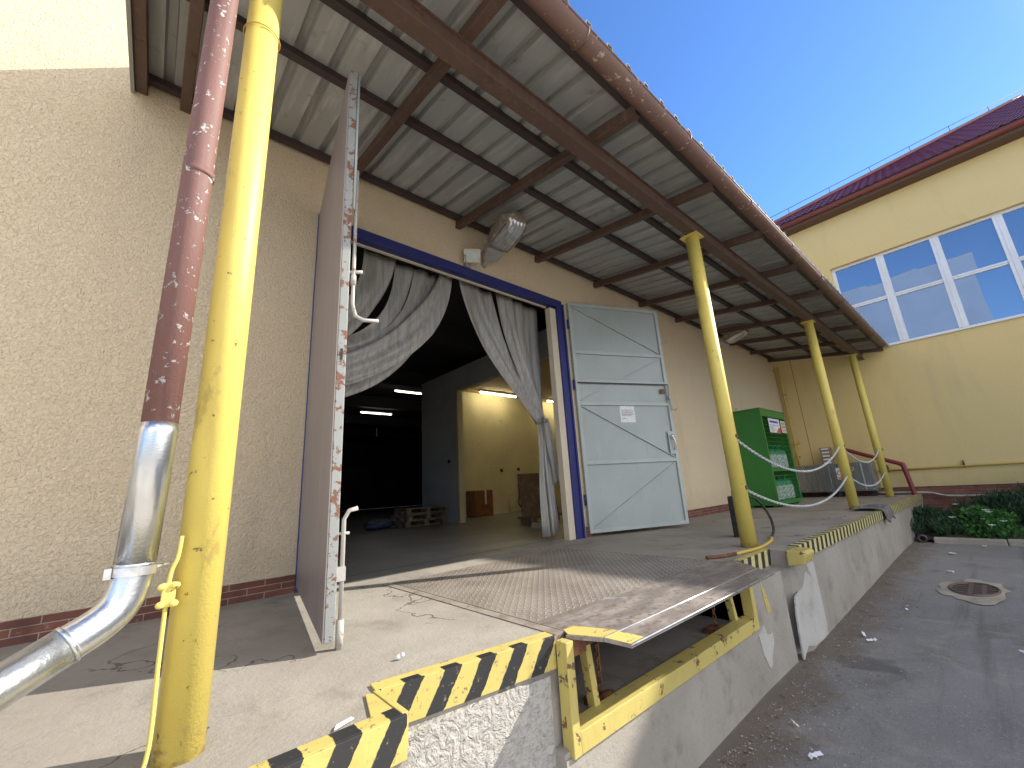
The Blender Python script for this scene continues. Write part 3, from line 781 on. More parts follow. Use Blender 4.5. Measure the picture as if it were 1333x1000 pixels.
for x in (.914, 1.092, 1.27, 1.448):
    b = MB()
    y = -2.402 - (x - .8) * .1333
    b.prism([(x, y - .013), (x + .075, y - .023), (x + .075, y + .017), (x, y + .027)], .0102, .0118)
    b.build('flange_mark', M_BLKP, g2)
guard([(4.16, -2.512), (4.90, -2.502)], .13, .06, M_STRIPE_R, 'short striped edge guard between leveller and yellow bumper', M_YEL)
guard([(5.16, -2.662), (9.8, -2.688), (15.50, -2.722)], .13, .075, M_STRIPE_R, 'long narrow striped edge guard running to the yellow building')
b = MB(); b.extrude([(4.84, -2.668, -.13), (4.84, -2.80, -.11), (4.84, -2.84, -.02), (4.84, -2.82, .012), (4.84, -2.668, .012)], (.29, 0, 0))
tag(b.build('dock_bumper', M_YEL, bevel=.012), 'chunky yellow bumper block on the dock edge', 'bumper')

# dock leveller
DLV = thing('dock_leveller', 'rusty chequer plate dock leveller with folding lip over an open pit', 'dock leveller', (2.9, -1.4, 0))
b = MB(); b.box(1.80, 4.06, -2.28, -.44, -.012, .004); b.build('chequer_plate', M_PLATE, DLV)
b = MB(); b.prism([(1.80, -2.281), (1.80, -2.56), (4.06, -2.56), (4.06, -2.281)][::1], -.012, .0035); b.build('plain_plate', M_STEEL, DLV)
LZ = [(1.75, -2.562, .004), (1.83, -2.74, .006), (3.90, -2.74, .006), (4.06, -2.60, .004), (4.06, -2.562, .004)]
b = MB(); b.extrude([(p[0], p[1], p[2]) for p in LZ], (0, 0, -.018))
lip = b.build('lip', M_STEEL, DLV)
b = MB(); b.extrude([(1.835, -2.742, .006), (1.88, -2.87, -.008), (3.86, -2.87, -.008), (3.90, -2.742, .006)], (0, 0, -.018)); b.build('lip_tip', M_STEEL, lip)
b = MB(); b.tube([(1.84, -2.742, .006), (3.9, -2.742, .006)], .0045, 6); b.tube([(1.88, -2.872, -.010), (3.86, -2.872, -.010)], .006, 6); b.build('lip_edge', M_ZINC, lip)
b = MB(); b.extrude([(1.803, -2.50, .0062), (1.765, -2.565, .0062), (1.833, -2.735, .0082), (1.97, -2.735, .0082), (1.93, -2.62, .0065), (1.885, -2.50, .0062)], (0, 0, -.002)); b.build('paint_corner', M_YEL, lip)
b = MB(); b.extrude([(1.838, -2.745, .0078), (1.88, -2.865, -.0055), (2.0, -2.865, -.0055), (1.96, -2.745, .0078)], (0, 0, -.002)); b.build('paint_corner', M_YEL, lip)
b = MB(); b.box(1.725, 1.79, -2.515, -.42, -.12, .005); b.box(4.065, 4.098, -2.515, -.42, -.12, .005); b.box(1.725, 4.098, -.4395, -.4205, -.12, .004); b.build('rim', M_ANGLE, DLV)
b = MB(); b.box(1.690, 1.745, -2.616, -2.545, -.50, -.008); b.build('side_frame', M_YEL, DLV, bevel=.004)
b = MB(); b.box(3.995, 4.06, -2.612, -2.524, -.50, -.03); b.build('side_frame', M_YEL, DLV, bevel=.004)
b = MB(); b.box(1.746, 3.994, -2.614, -2.50, -.50, -.405); b.build('bottom_frame', M_YEL, DLV, bevel=.004)
b = MB(); b.box(1.80, 4.0, -2.53, -2.46, -.10, -.013); b.build('front_beam', M_RUST, DLV)
b = MB(); b.box(1.752, 1.86, -2.60, -2.535, -.09, -.016); b.build('hinge_block', M_RUST, DLV)
for x in (1.99, 3.85):
    b = MB(); b.bar((x, -2.47, -.10), (x + .015, -2.50, -.47), .045, .05, (0, 1, 0)); b.build('support_leg', M_YEL, DLV)
for x, s in ((2.16, .0), (3.68, .4)):
    b = MB()
    for k in range(9):
        z = -.12 - k * .034; a = k * PI / 2
        b.tube([(x + .012 * math.cos(q) * math.cos(a), -2.42 + .012 * math.cos(q) * math.sin(a), z + .022 * math.sin(q)) for q in [2 * PI * j / 8 for j in range(8)]], .006, 5, closed=True)
    b.box(x - .09, x + .03, -2.46, -2.36, -.47, -.43); b.sphere((x + .02, -2.45, -.44), .05, 8, 6, (1.3, 1, .6))
    b.build('rusty_chain', M_RUST, DLV)
b = MB(); b.tube([(1.8, -1.9, -.10), (4.0, -1.9, -.10)], .04, 8); b.tube([(2.5, -1.0, -.3), (2.6, -2.3, -.12)], .035, 8); b.tube([(3.4, -1.0, -.3), (3.3, -2.3, -.12)], .035, 8); b.build('lift_arm', M_RUST, DLV)

# ---------------------------------------------------------------- canopy
CN = thing('canopy', 'lean-to canopy of grey profiled sheet on brown beams and yellow posts', 'canopy', (7, -1.4, 4))
def zrb(y): return 4.33 + .157 * y          # underside of the rafters
CX0, CX1 = -.46, 15.52
for i, x in enumerate([-.405, -.10, 1.42, 2.93, 4.47, 6.0, 7.53, 9.06, 10.6, 12.13, 13.66, 15.2]):
    y1 = -2.84; b = MB()
    b.bar((x, -.003, zrb(0) + .05), (x, y1, zrb(y1) + .05), .08, .10); b.build('rafter', M_BEAM, CN, bevel=.006)
for y in (-.075, -1.23, -1.88, -2.78):
    b = MB(); z = zrb(y) + .102 + .034; b.bar((CX0 + .03, y, z), (CX1, y, z), .07, .066); b.build('purlin', M_PURLIN, CN)
b = MB(); b.box(CX0 + .1, CX1 - .1, -2.345, -2.265, 3.80, 3.968); b.box(CX0 + .1, CX1 - .1, -2.37, -2.24, 3.955, 3.966); b.box(CX0 + .1, CX1 - .1, -2.37, -2.24, 3.795, 3.81); b.build('beam', M_BEAM, CN, bevel=.004)
prof = []
px = CX0; P = .262
while px < CX1:
    for dx, dz in ((0, 0), (.182, 0), (.194, .062), (.25, .062)):
        if px + dx < CX1: prof.append((px + dx, dz))
    px += P
prof.append((CX1, 0))
b = MB(); n = len(prof)
for y in (-.002, -2.96):
    b.add([(x, y, zrb(y) + .173 + dz) for x, dz in prof], [])
b.f = [(i, i + 1, n + i + 1, n + i) for i in range(n - 1)]; b.sm = [False] * len(b.f)
b.build('roof_sheet', M_SHEET, CN, solid=.002, fix=False)
b = MB(); b.extrude([(-.447, -.003, 4.30), (-.447, -2.95, 3.86), (-.447, -2.95, 4.07), (-.447, -.003, 4.58)], (-.025, 0, 0)); b.build('verge_board', M_SHEETEND, CN)
# gutter
b = MB(); gy, gzc, gr = -2.925, 3.925, .078
ring = [(gy + gr * math.cos(a), gzc + gr * math.sin(a)) for a in [PI + PI * k / 12 for k in range(13)]]
secs = 2
xs_ = [CX0 - .05, 14.35]
vs = [(x, y, z - (.03 * (x + .5) / 15)) for x in xs_ for (y, z) in ring]
b.add(vs, [(k, k + 1, 13 + k + 1, 13 + k) for k in range(12)], True)
b.add([vs[13 + k] for k in range(13)], [tuple(range(13))]); b.add([vs[k] for k in range(13)], [tuple(range(13))])
for s in (-1, 1):
    b.tube([(xs_[0], gy + s * gr, gzc + .0), (xs_[1], gy + s * gr, gzc - .03)], .008, 6)
G = b.build('gutter', M_GUTTER, CN, solid=.004, fix=False)
for x in [.5 + 1.53 * k for k in range(10)]:
    b = MB(); dz = -.03 * (x + .5) / 15
    b.tube([(x, gy + (gr + .006) * math.cos(a), gzc + dz + (gr + .006) * math.sin(a)) for a in [PI + PI * k / 10 for k in range(11)]], .010, 6); b.build('gutter_bracket', M_GUTTER, G)
def post(x, y, r, ztop=3.797):
    b = MB(); b.tube([(x, y, .0), (x, y, ztop)], r, 28, smooth=True)
    return b.build('post', M_POST, CN)
p1 = post(.19, -2.33, .069); p2 = post(5.04, -2.27, .081); p3 = post(10.2, -2.27, .084); p4 = post(14.4, -2.25, .082)
for x, y, p in ((.19, -2.33, p1), (5.04, -2.27, p2), (10.2, -2.27, p3), (14.4, -2.25, p4)):
    b = MB(); b.box(x - .11, x + .11, y - .11, y + .11, 3.782, 3.7945); b.build('cap_plate', M_POST, p)
b = MB(); wx, wy = .112, -2.385
b.tube(smooth_path([(wx + .012, -2.392, .665), (wx + .008, -2.396, .60), (wx - .006, -2.39, .53), (wx - .006, -2.39, .30), (wx - .002, -2.392, .10), (wx - .012, -2.41, .02), (wx - .03, -2.47, .012), (wx - .06, -2.56, .012)]), .0062, 8)
b.build('conductor_wire', M_POST, p1)
b = MB()
for z in (.515, .462):
    for dx in (-.018, .016):
        b.sphere((wx - .004 + dx, -2.402, z), .0135, 8, 6, (1, .8, .8))
b.box(wx - .022, wx + .014, -2.40, -2.384, .452, .525); b.build('wire_clamp', M_POST, p1, bevel=.003)
b = MB(); b.tube([(.19 + .077 * math.cos(a), -2.33 + .077 * math.sin(a), 2.96) for a in [2 * PI * k / 20 for k in range(20)]], .003, 5, closed=True); b.build('tie_wire', M_YPIPE, p1)
for p, x in ((p2, 5.04), (p3, 10.2), (p4, 14.4)):
    for z in (1.19, .62):
        b = MB(); b.tube([(x - .0, -2.36, z), (x + .0, -2.345, z)], .025, 10); b.tube([(x + .085 + .022 * math.cos(a), -2.29, z + .022 * math.sin(a)) for a in [2 * PI * k / 10 for k in range(10)]], .006, 5, closed=True); b.build('eye_bolt', M_RUST, p)

# ---------------------------------------------------------------- downpipe at the left
DP = thing('downpipe', 'brown and galvanised downpipe bending left in front of the wall', 'downpipe', (.02, -2.4, 0))
b = MB(); b.tube([(.030, -2.40, 3.9), (.028, -2.40, 3.0), (.025, -2.40, 2.05), (.024, -2.40, 1.02)], .050, 28); b.tube([(.0275, -2.40, 2.02), (.0275, -2.40, 2.05)], .0515, 28); b.build('painted_pipe', M_BROWN, DP)
b = MB(); el = smooth_path([(.016, -2.40, .60), (.012, -2.40, .545), (-.004, -2.405, .485), (-.04, -2.42, .445), (-.10, -2.445, .410)], 6)
b.tube([(.0245, -2.40, 1.035), (.024, -2.40, 1.0), (.016, -2.40, .60)], .052, 28); b.build('galvanised_pipe', M_GALV, DP)
b = MB(); b.tube(el, .051, 28); b.tube([(-.097, -2.444, .412), (-.105, -2.447, .4075)], .0545, 28); b.build('elbow', M_GALV, DP)
b = MB(); b.tube([(-.10, -2.445, .410), (-.36, -2.53, .262), (-1.2, -2.82, -.22)], .0525, 28); b.build('outlet_pipe', M_GALV, DP)
b = MB(); b.tube([(.0145, -2.40, .565), (.0155, -2.40, .590)], .056, 28, cap=False); b.box(-.052, -.035, -2.43, -2.40, .562, .592); b.tube([(-.044, -2.438, .577), (-.044, -2.39, .577)], .007, 8); b.tube([(.06, -2.38, .577), (.10, -2.36, .580)], .006, 6); b.build('clamp', M_ZINC, DP)

# ---------------------------------------------------------------- wall lamps
def lamp(x, z, y0, label, s=1.0):
    o = thing('wall_lamp', label, 'wall lamp', (x, -.05, z), 'street lamp heads fixed to the wall')
    M = Matrix.Translation((x, -.03, z)) @ Matrix.Rotation(math.radians(-14), 4, 'X') @ Matrix.Rotation(math.radians(-6), 4, 'Z') @ Matrix.Scale(s, 4)
    # local: arm leaves the wall along -Y, head hangs below
    b = MB(M); b.tube([(0, .06, -.02), (0, -.10, .0)], .035, 12); b.build('arm', M_LAMPBODY, o)
    def ring(y, w, h0, h1): return [(-w * .75, y, h0), (-w, y, h0 + .03), (-w, y, h1 - .04), (-w * .7, y, h1), (w * .7, y, h1), (w, y, h1 - .04), (w, y, h0 + .03), (w * .75, y, h0)]
    R = [ring(-.06, .06, -.05, .06), ring(-.14, .115, -.07, .08), ring(-.32, .135, -.08, .095)]
    b = MB(M); b.add([p for r in R for p in r], [(i * 8 + k, i * 8 + (k + 1) % 8, i * 8 + 8 + (k + 1) % 8, i * 8 + 8 + k) for i in range(2) for k in range(8)] + [tuple(range(8)), tuple(range(16, 24))]); b.build('gear_box', M_LAMPBODY, o, bevel=.008)
    R = [ring(-.322, .14, -.045, .10), ring(-.50, .175, -.045, .13), ring(-.74, .165, -.045, .12), ring(-.86, .09, -.04, .07)]
    b = MB(M); b.add([p for r in R for p in r], [(i * 8 + k, i * 8 + (k + 1) % 8, i * 8 + 8 + (k + 1) % 8, i * 8 + 8 + k) for i in range(3) for k in range(8)] + [tuple(range(8)), tuple(range(24, 32))]); b.build('housing', M_LAMPRIM, o, bevel=.01)
    b = MB(M)
    vs = []; nu, nv = 8, 10
    for j in range(nv + 1):
        for i in range(nu + 1):
            u = -1 + 2 * i / nu; v = -1 + 2 * j / nv
            dome = max(0, (1 - u**4) * (1 - v**4))**.5
            vs.append((u * .135, -.59 + v * .245, -.05 - .085 * dome))
    b.add(vs, [(j * (nu + 1) + i, j * (nu + 1) + i + 1, (j + 1) * (nu + 1) + i + 1, (j + 1) * (nu + 1) + i) for j in range(nv) for i in range(nu)], True)
    b.build('glass_bowl', M_REFL, o)
    b = MB(M); b.tube([(.15, -.33, -.05), (.17, -.5, -.055), (.16, -.74, -.055), (.09, -.85, -.05), (-.09, -.85, -.05), (-.16, -.74, -.055), (-.17, -.5, -.055), (-.15, -.33, -.05)], .014, 6, closed=True); b.build('rim', M_LAMPRIM, o)
lamp(3.36, 3.93, 0, 'grey street lamp head with glass bowl above the doorway', 1.06)
lamp(10.9, 4.03, 0, 'grey street lamp head far along the wall behind second post', 1.06)
FL = thing('floodlight', 'small square halogen floodlight beside the nearer street lamp head', 'floodlight', (3.17, -.1, 3.97))
MF = Matrix.Translation((3.06, -.14, 3.885)) @ Matrix.Rotation(math.radians(-32), 4, 'Z') @ Matrix.Rotation(math.radians(24), 4, 'X') @ Matrix.Scale(1.15, 4)
b = MB(MF); b.box(-.085, .085, -.0, .07, -.065, .065); b.box(-.05, .05, .07, .1, -.04, .04); b.build('housing', M_LAMPBODY, FL, bevel=.008)
b = MB(MF); b.box(-.098, .098, -.014, -.001, .058, .078); b.box(-.098, .098, -.014, -.001, -.078, -.058); b.box(-.098, -.078, -.014, -.001, -.0578, .0578); b.box(.078, .098, -.014, -.001, -.0578, .0578); b.build('rim', M_WHITEBOARD, FL)
b = MB(MF); b.box(-.077, .077, -.008, -.0015, -.057, .057); b.build('glass', M_LGLASS, FL)
b = MB(); b.tube([(2.96, -.12, 3.88), (2.96, -.12, 3.80), (3.06, -.01, 3.78), (3.16, -.12, 3.80), (3.16, -.12, 3.88)], .008, 6); b.box(3.01, 3.11, -.03, -.001, 3.77, 3.82); b.build('bracket', M_LAMPBODY, FL)

# ---------------------------------------------------------------- gas cage
GC = thing('gas_cage', 'tall green steel cage cabinet for gas bottles on the dock', 'gas cage', (11.9, -.45, 0))
cx0, cx1, cy0, cy1, ch = 10.85, 12.6, -.78, -.14, 2.26
b = MB(); b.box(cx0, cx0 + .012, cy0, cy1, .05, ch); b.box(cx1 - .012, cx1, cy0, cy1, .05, ch); b.box(cx0 + .012, cx1 - .012, cy1 - .012, cy1, .05, ch); b.build('side_panel', M_GREEN, GC)
b = MB(); b.box(cx0 - .03, cx1 + .03, cy0 - .04, cy1, ch + .001, ch + .03); b.build('roof', M_GREEN, GC, bevel=.005)
b = MB(); b.box(cx0 + .012, cx1 - .012, cy0, cy1 - .012, .05, .09); b.box(cx0 + .012, cx1 - .012, cy0 + .02, cy1 - .012, .80, .83); b.build('shelf', M_GREEN, GC)
b = MB()
for x in (cx0, cx1 - .07): b.box(x, x + .07, cy0 - .03, cy0 - .001, .05, ch)
for z in (.05, ch - .16): b.box(cx0 + .07, cx1 - .07, cy0 - .03, cy0 - .001, z, z + .16 if z > 1 else z + .08)
b.box(cx0 + .07, cx1 - .07, cy0 - .028, cy0 - .002, .80, .86)
dr = b.build('mesh_door', M_GREEN, GC)
b = MB()
x = cx0 + .16
while x < cx1 - .08:
    b.box(x, x + .007, cy0 - .018, cy0 - .012, .13, ch - .16); x += .10
z = .2
while z < ch - .17:
    b.box(cx0 + .07, cx1 - .07, cy0 - .0125, cy0 - .007, z, z + .006); z += .10
b.build('mesh', M_GREEN, dr)
for x, y in ((cx0 + .08, cy0 + .08), (cx1 - .08, cy0 + .08), (cx0 + .08, cy1 - .08), (cx1 - .08, cy1 - .08)):
    b = MB(); b.box(x - .03, x + .03, y - .03, y + .03, 0, .049); b.build('foot', M_GREEN, GC)
b = MB(); b.tube([(cx0 + .05, -.3 + .04 * math.cos(a), ch + .07 + .04 * math.sin(a)) for a in [2 * PI * k / 12 for k in range(12)]], .008, 6, closed=True); b.build('lifting_eye', M_ZINC, GC)
s1 = MB(); s1.box(11.28, 12.06, cy0 - .036, cy0 - .032, 1.72, 2.07); S1 = s1.build('sign', M_PAPER, GC, 'white sign with blue heading and red corner')
b = MB(); b.box(11.36, 11.95, cy0 - .039, cy0 - .0365, 1.965, 2.015); b.box(11.32, 12.0, cy0 - .039, cy0 - .0365, 1.90, 1.91); b.build('heading', M_BLUEINK, S1)
b = MB(); b.extrude([(11.72, cy0 - .037, 1.725), (12.055, cy0 - .037, 1.725), (12.055, cy0 - .037, 1.86), (11.9, cy0 - .037, 1.84)], (0, -.002, 0)); b.build('red_corner', M_REDPAPER, S1)
b = MB()
for i in range(5): b.box(11.34, 11.34 + .2 + .07 * ((i * 37) % 3), cy0 - .0388, cy0 - .0365, 1.745 + i * .028, 1.752 + i * .028)
b.build('small_print', M_INK, S1)
s1 = MB(); s1.box(12.14, 12.5, cy0 - .036, cy0 - .032, 1.74, 2.05); S2 = s1.build('sign', M_WHITEBOARD, GC, 'small cream notice with dark lines')
b = MB()
for z in (1.99, 1.965, 1.90, 1.875, 1.80): b.box(12.19, 12.45, cy0 - .039, cy0 - .0365, z, z + .012)
b.build('small_print', M_INK, S2)
def cylinder(x, y, z):
    o = thing('gas_cylinder', 'green gas bottle in white protective net inside the cage', 'gas bottle', (x, y, z), 'gas bottles inside the green cage')
    pr = [(.13, 0), (.15, .03), (.15, .40), (.13, .47), (.06, .51), (.03, .52)]
    b = MB(); n = 14; vs = [(x + r * math.cos(2 * PI * k / n), y + r * math.sin(2 * PI * k / n), z + q) for r, q in pr for k in range(n)]
    b.add(vs, [(i * n + k, i * n + (k + 1) % n, (i + 1) * n + (k + 1) % n, (i + 1) * n + k) for i in range(len(pr) - 1) for k in range(n)], True); b.build('body', M_GREENCYL, o)
    b = MB(); n = 18
    b.add([(x + .156 * math.cos(2 * PI * (k + .5 * (i % 2)) / n), y + .156 * math.sin(2 * PI * (k + .5 * (i % 2)) / n), z + .06 + .31 * i / 6) for i in range(7) for k in range(n)],
          [(i * n + k, i * n + (k + 1) % n, (i + 1) * n + (k + 1) % n, (i + 1) * n + k) for i in range(6) for k in range(n)]); b.build('net', M_NET, o, solid=.003, fix=False)
    b = MB(); b.tube([(x, y, z + .51), (x, y, z + .60)], .025, 8); b.tube([(x + .08 * math.cos(a), y + .08 * math.sin(a), z + .60) for a in [2 * PI * k / 12 for k in range(12)]], .012, 6, closed=True); b.build('valve', M_GREENCYL, o)
    return o
c0 = cylinder(11.2, -.58, .092)
spots = [(x, y, z) for z in (.092, .832) for x in (11.2, 11.58, 11.96, 12.34) for y in (-.58,)]
for s in spots[1:]:
    dup(c0, s)

# ---------------------------------------------------------------- boxes behind the cage
for i, (y0, y1, lb) in enumerate(((-.99, -.05, 'brushed steel cabinet against the yellow wall beside the green cage'), (-1.95, -1.0, 'brushed steel cabinet with warning stickers behind the third post'))):
    o = thing('steel_cabinet', lb, 'steel cabinet', (15.3, (y0 + y1) / 2, .1), 'low steel cabinets along the yellow wall')
    b = MB(); b.box(15.0, 15.56, y0, y1, .14, .92); b.build('case', M_STAINLESS, o, bevel=.006)
    b = MB(); b.box(14.985, 14.9995, y0 + .02, y1 - .02, .17, .90); b.build('lid', M_STAINLESS, o, bevel=.003)
    b = MB(); b.box(15.05, 15.15, y0 + .05, y0 + .15, 0, .14); b.box(15.05, 15.15, y1 - .15, y1 - .05, 0, .14); b.build('foot', M_BLACK, o)
    b = MB()
    for yy in (y0 + .06, y0 + .3, y1 - .3, y1 - .06):
        for zz in (.2, .87): b.box(14.978, 14.984, yy - .012, yy + .012, zz - .012, zz + .012)
    b.build('fastener', M_ZINC, o)
    if i:
        b = MB(); b.box(14.98, 14.984, -1.30, -1.14, .48, .80); s = b.build('warning_sticker', M_PAPER, o)
        b = MB(); b.tube([(14.978, -1.22 + .06 * math.cos(a), .66 + .06 * math.sin(a)) for a in [2 * PI * k / 14 for k in range(14)]], .011, 5, closed=True); b.box(14.9765, 14.9795, -1.28, -1.16, .50, .54); b.build('red_ring', M_REDPAPER, s)
        b = MB(); b.box(14.98, 14.984, -1.56, -1.36, .70, .80); s = b.build('yellow_sticker', M_YPIPE, o)
        b = MB(); b.box(14.9775, 14.9797, -1.53, -1.40, .735, .765); b.build('dark_print', M_INK, s)
        b = MB(); b.box(14.97, 14.984, -1.74, -1.71, .18, .89); b.build('seam', M_ZINC, o)
tw = thing('brick_stack', 'small tied stack of pale topped bricks on the steel cabinet', 'brick stack', (15.3, -.96, .92))
b = MB()
for k in range(5):
    b.box(15.16, 15.36, -1.09, -.83, .922 + k * .10, .922 + k * .10 + .085)
b.build('brick', M_CHIP, tw, bevel=.006)
b = MB()
for k in range(5): b.box(15.15, 15.159, -1.05 , -.87, .94 + k * .10, .985 + k * .10)
b.build('wrap', M_PAPER, tw)

# ---------------------------------------------------------------- chains
def chain(a, b_, sag, label, r=.011, pitch=.052):
    a = Vector(a); b_ = Vector(b_); L = (b_ - a).length; n = int(L / pitch * 1.03); o = MB()
    def P(t): return a.lerp(b_, t) + Vector((0, 0, -4 * sag * t * (1 - t)))
    for i in range(n):
        p = P((i + .5) / n); d = (P((i + 1) / n) - P(i / n)).normalized()
        s = d.cross(Vector((0, 0, 1))).normalized(); u = s.cross(d)
        w = s if i % 2 else u
        w = (w + (u if i % 2 else -s) * .35).normalized()
        o.tube([p + d * (.031 * math.cos(q)) + w * (.0125 * math.sin(q)) for q in [2 * PI * j / 7 for j in range(7)]], r * .66, 5, closed=True)
    ob = o.build('chain', M_CHAIN, fix=False); tag(ob, label, 'chain', 'chains hung between the yellow posts')
chain((5.15, -2.29, 1.17), (10.1, -2.29, 1.18), .42, 'upper pale chain between second and third yellow posts')
chain((5.15, -2.29, .60), (10.1, -2.29, .61), .34, 'lower pale chain between second and third yellow posts')
chain((10.31, -2.29, 1.17), (14.3, -2.28, 1.18), .30, 'upper pale chain between third and fourth yellow posts')
chain((10.31, -2.29, .60), (14.3, -2.28, .61), .24, 'lower pale chain between third and fourth yellow posts')

# hose, black box, rag
ho = thing('rubber_hose', 'black and yellow hose looping from behind second post onto the dock', 'hose', (5.5, -2.1, 0))
b = MB(); b.tube(smooth_path([(5.75, -1.98, .46), (5.95, -2.0, .49), (6.18, -2.05, .40), (6.24, -2.12, .22), (6.05, -2.2, .08), (5.70, -2.28, .02)], 8), .016, 8); b.build('loop', M_BLACK, ho)
b = MB(); b.tube(smooth_path([(5.70, -2.28, .02), (5.4, -2.36, .018), (4.9, -2.42, .018), (4.45, -2.36, .016)], 6), .016, 8); b.build('painted_end', M_YPIPE, ho)
b = MB(); b.tube(smooth_path([(4.46, -2.36, .016), (4.25, -2.3, .016), (4.12, -2.22, .018)], 5), .017, 8); b.build('nozzle', M_RUST, ho)
bx = thing('valve_box', 'narrow black box standing behind the second yellow post', 'box', (5.85, -1.9, 0))
b = MB(); b.box(5.74, 5.90, -1.95, -1.83, 0, .50); b.build('case', M_BLACK, bx, bevel=.012)
b = MB(); b.tube([(5.80, -1.9, .50), (5.80, -1.9, .56)], .03, 8); b.build('cap', M_RUST, bx)
# rag over the dock edge
b = MB(); nu, nv = 12, 16; vs = []
for j in range(nv + 1):
    for i in range(nu + 1):
        u = i / nu; v = j / nv; x = 9.75 + .62 * u + .2 * v; s = v * 1.0
        if s < .7: y = -2.30 - s * .60; z = .035
        else: y = -2.73 - .05 * (s - .7); z = .03 - (s - .7) * .6
        z += .03 * math.sin(7 * u + 4 * v) + .022 * math.sin(17 * u - 3 * v)
        vs.append((x + .06 * math.sin(6 * v + 2 * u), y - .02 * abs(math.sin(9 * u)), max(z, .016) if s < .7 else z))
b.add(vs, [(j * (nu + 1) + i, j * (nu + 1) + i + 1, (j + 1) * (nu + 1) + i + 1, (j + 1) * (nu + 1) + i) for j in range(nv) for i in range(nu)], True)
tag(b.build('cloth', M_RAG, solid=.008, fix=False), 'dark grey cloth draped over the far dock edge', 'cloth')

# ---------------------------------------------------------------- yellow building at the right
YB = thing('yellow_building', 'pale yellow rendered building with white ribbon window and maroon roof', 'building', (15.6, -6, 0))
BX, ZE = 15.6, 8.62
wy0, wy1, wz0, wz1 = -2.12, -2.12 - 1.165 * 8 - .06, 4.10, 6.88
b = MB()
b.box(BX, BX + .4, wy0, 3.0, .19, ZE); b.box(BX, BX + .4, -16.6, wy1, .19, ZE); b.box(BX, BX + .4, wy1, wy0, .19, wz0); b.box(BX, BX + .4, wy1, wy0, wz1, ZE); b.box(BX + .4, 30, -16.6, -16.2, .19, ZE); b.box(BX + .4, 30, 2.6, 3.0, .19, ZE)
b.build('wall', M_YELLOW_WALL, YB)
b = MB(); b.box(BX + .03, BX + .3, -16.57, 3.0, -1.2, .188); b.box(BX + .3, 30, -16.57, -16.3, -1.2, .188); b.build('brick_plinth', M_BRICK2, YB)
# ribbon window
fx = BX + .13
b = MB()
b.box(fx, fx + .09, wy1, wy0, wz0, wz0 + .07); b.box(fx, fx + .09, wy1, wy0, wz1 - .07, wz1)
PW = 1.165; zt = 5.53
for k in range(9):
    y = wy0 - k * PW
    if k == 0: b.box(fx, fx + .09, y - .09, y, wz0 + .07, wz1 - .07)
    elif k == 8: b.box(fx, fx + .09, wy1, wy1 + .09, wz0 + .07, wz1 - .07)
    else:
        b.box(fx, fx + .09, y - .09, y - .001, wz0 + .07, wz1 - .07); b.box(fx - .02, fx + .07, y + .0, y + .09, wz0 + .07, wz1 - .07); b.box(fx - .028, fx - .0205, y - .02, y + .02, wz0 + .07, wz1 - .07)
for k in range(8):
    ya = wy0 - k * PW - .091; yb = wy0 - (k + 1) * PW + .091
    b.box(fx + .005, fx + .085, yb, ya, zt - .05, zt - .001); b.box(fx - .008, fx + .08, yb, ya, zt, zt + .05)
wo = b.build('window', M_PVCW, YB, bevel=.006)
for k in range(8):
    for (za, zb) in ((wz0 + .071, zt - .051), (zt + .051, wz1 - .071)):
        ya = wy0 - k * PW - .091; yb = wy0 - (k + 1) * PW + .091
        tlt = random.uniform(-.006, .006)
        q = MB(); q.add([(fx + .045 + tlt, yb, za), (fx + .045 - tlt, ya, za), (fx + .045 - tlt, ya, zb), (fx + .045 + tlt * .5, yb, zb)], [(0, 1, 2, 3)]); q.build('glass', M_GLASS, wo)
b = MB(); b.box(BX - .05, fx - .001, wy1, wy0, wz0 - .03, wz0 - .003); b.build('sill', M_PVCW, wo)
# eave, gutter, roof
b = MB(); b.box(BX - .42, BX + .0, -17, 1.2, ZE - .10, ZE - .06); b.box(BX - .42, BX - .39, -17, 1.2, ZE - .0595, ZE + .22); b.build('soffit', M_SOFFIT, YB)
b = MB(); gx = BX - .50; ring = [(gx + .085 * math.cos(a), ZE - .0 + .085 * math.sin(a)) for a in [PI + PI * k / 10 for k in range(11)]]
vs = [(x, y, z + .06) for y in (.7, -17) for (x, z) in ring]
b.add(vs, [(k, k + 1, 11 + k + 1, 11 + k) for k in range(10)], True); b.tube([(gx - .085, .7, ZE + .06), (gx - .085, -17, ZE + .06)], .012, 6); b.add([vs[k] for k in range(11)], [tuple(range(11))]); b.build('gutter', M_GUTTER2, YB, solid=.006, fix=False)
tp = math.tan(math.radians(32)); ex, ey, ez = BX - .48, .5, ZE + .16
def hip_t(y): return max(0., ey - y)
b = MB(); nyy = 290; rows = 20; step = .42
L = 17.5
for i in range(rows):
    t0, t1 = i * step, (i + 1) * step
    vs = []; idx = []
    for j in range(nyy + 1):
        y = ey - L * j / nyy
        w_ = .022 * math.sin(2 * PI * y / .2)
        vs.append((ex + t0, y, ez + t0 * tp + w_ + .030)); vs.append((ex + t1, y, ez + t1 * tp + w_)); vs.append((ex + t1, y, ez + t1 * tp + w_ + .030))
    fs = []
    for j in range(nyy):
        y = ey - L * (j + 1) / nyy
        if ey - y < t0 + .02 or y - (ey - L) < t0 + .02: continue
        a = j * 3; c = a + 3
        fs.append((a, c, c + 1, a + 1)); fs.append((a + 1, c + 1, c + 2, a + 2))
    b.add(vs, fs, True)
b.build('roof', M_TILE, YB, fix=False)
b = MB()
hp = [(ex + t, ey - t, ez + t * tp + .05) for t in [k * .42 for k in range(21)]]
b.tube(hp, .09, 8); b.build('ridge_cap', M_TILE, YB)
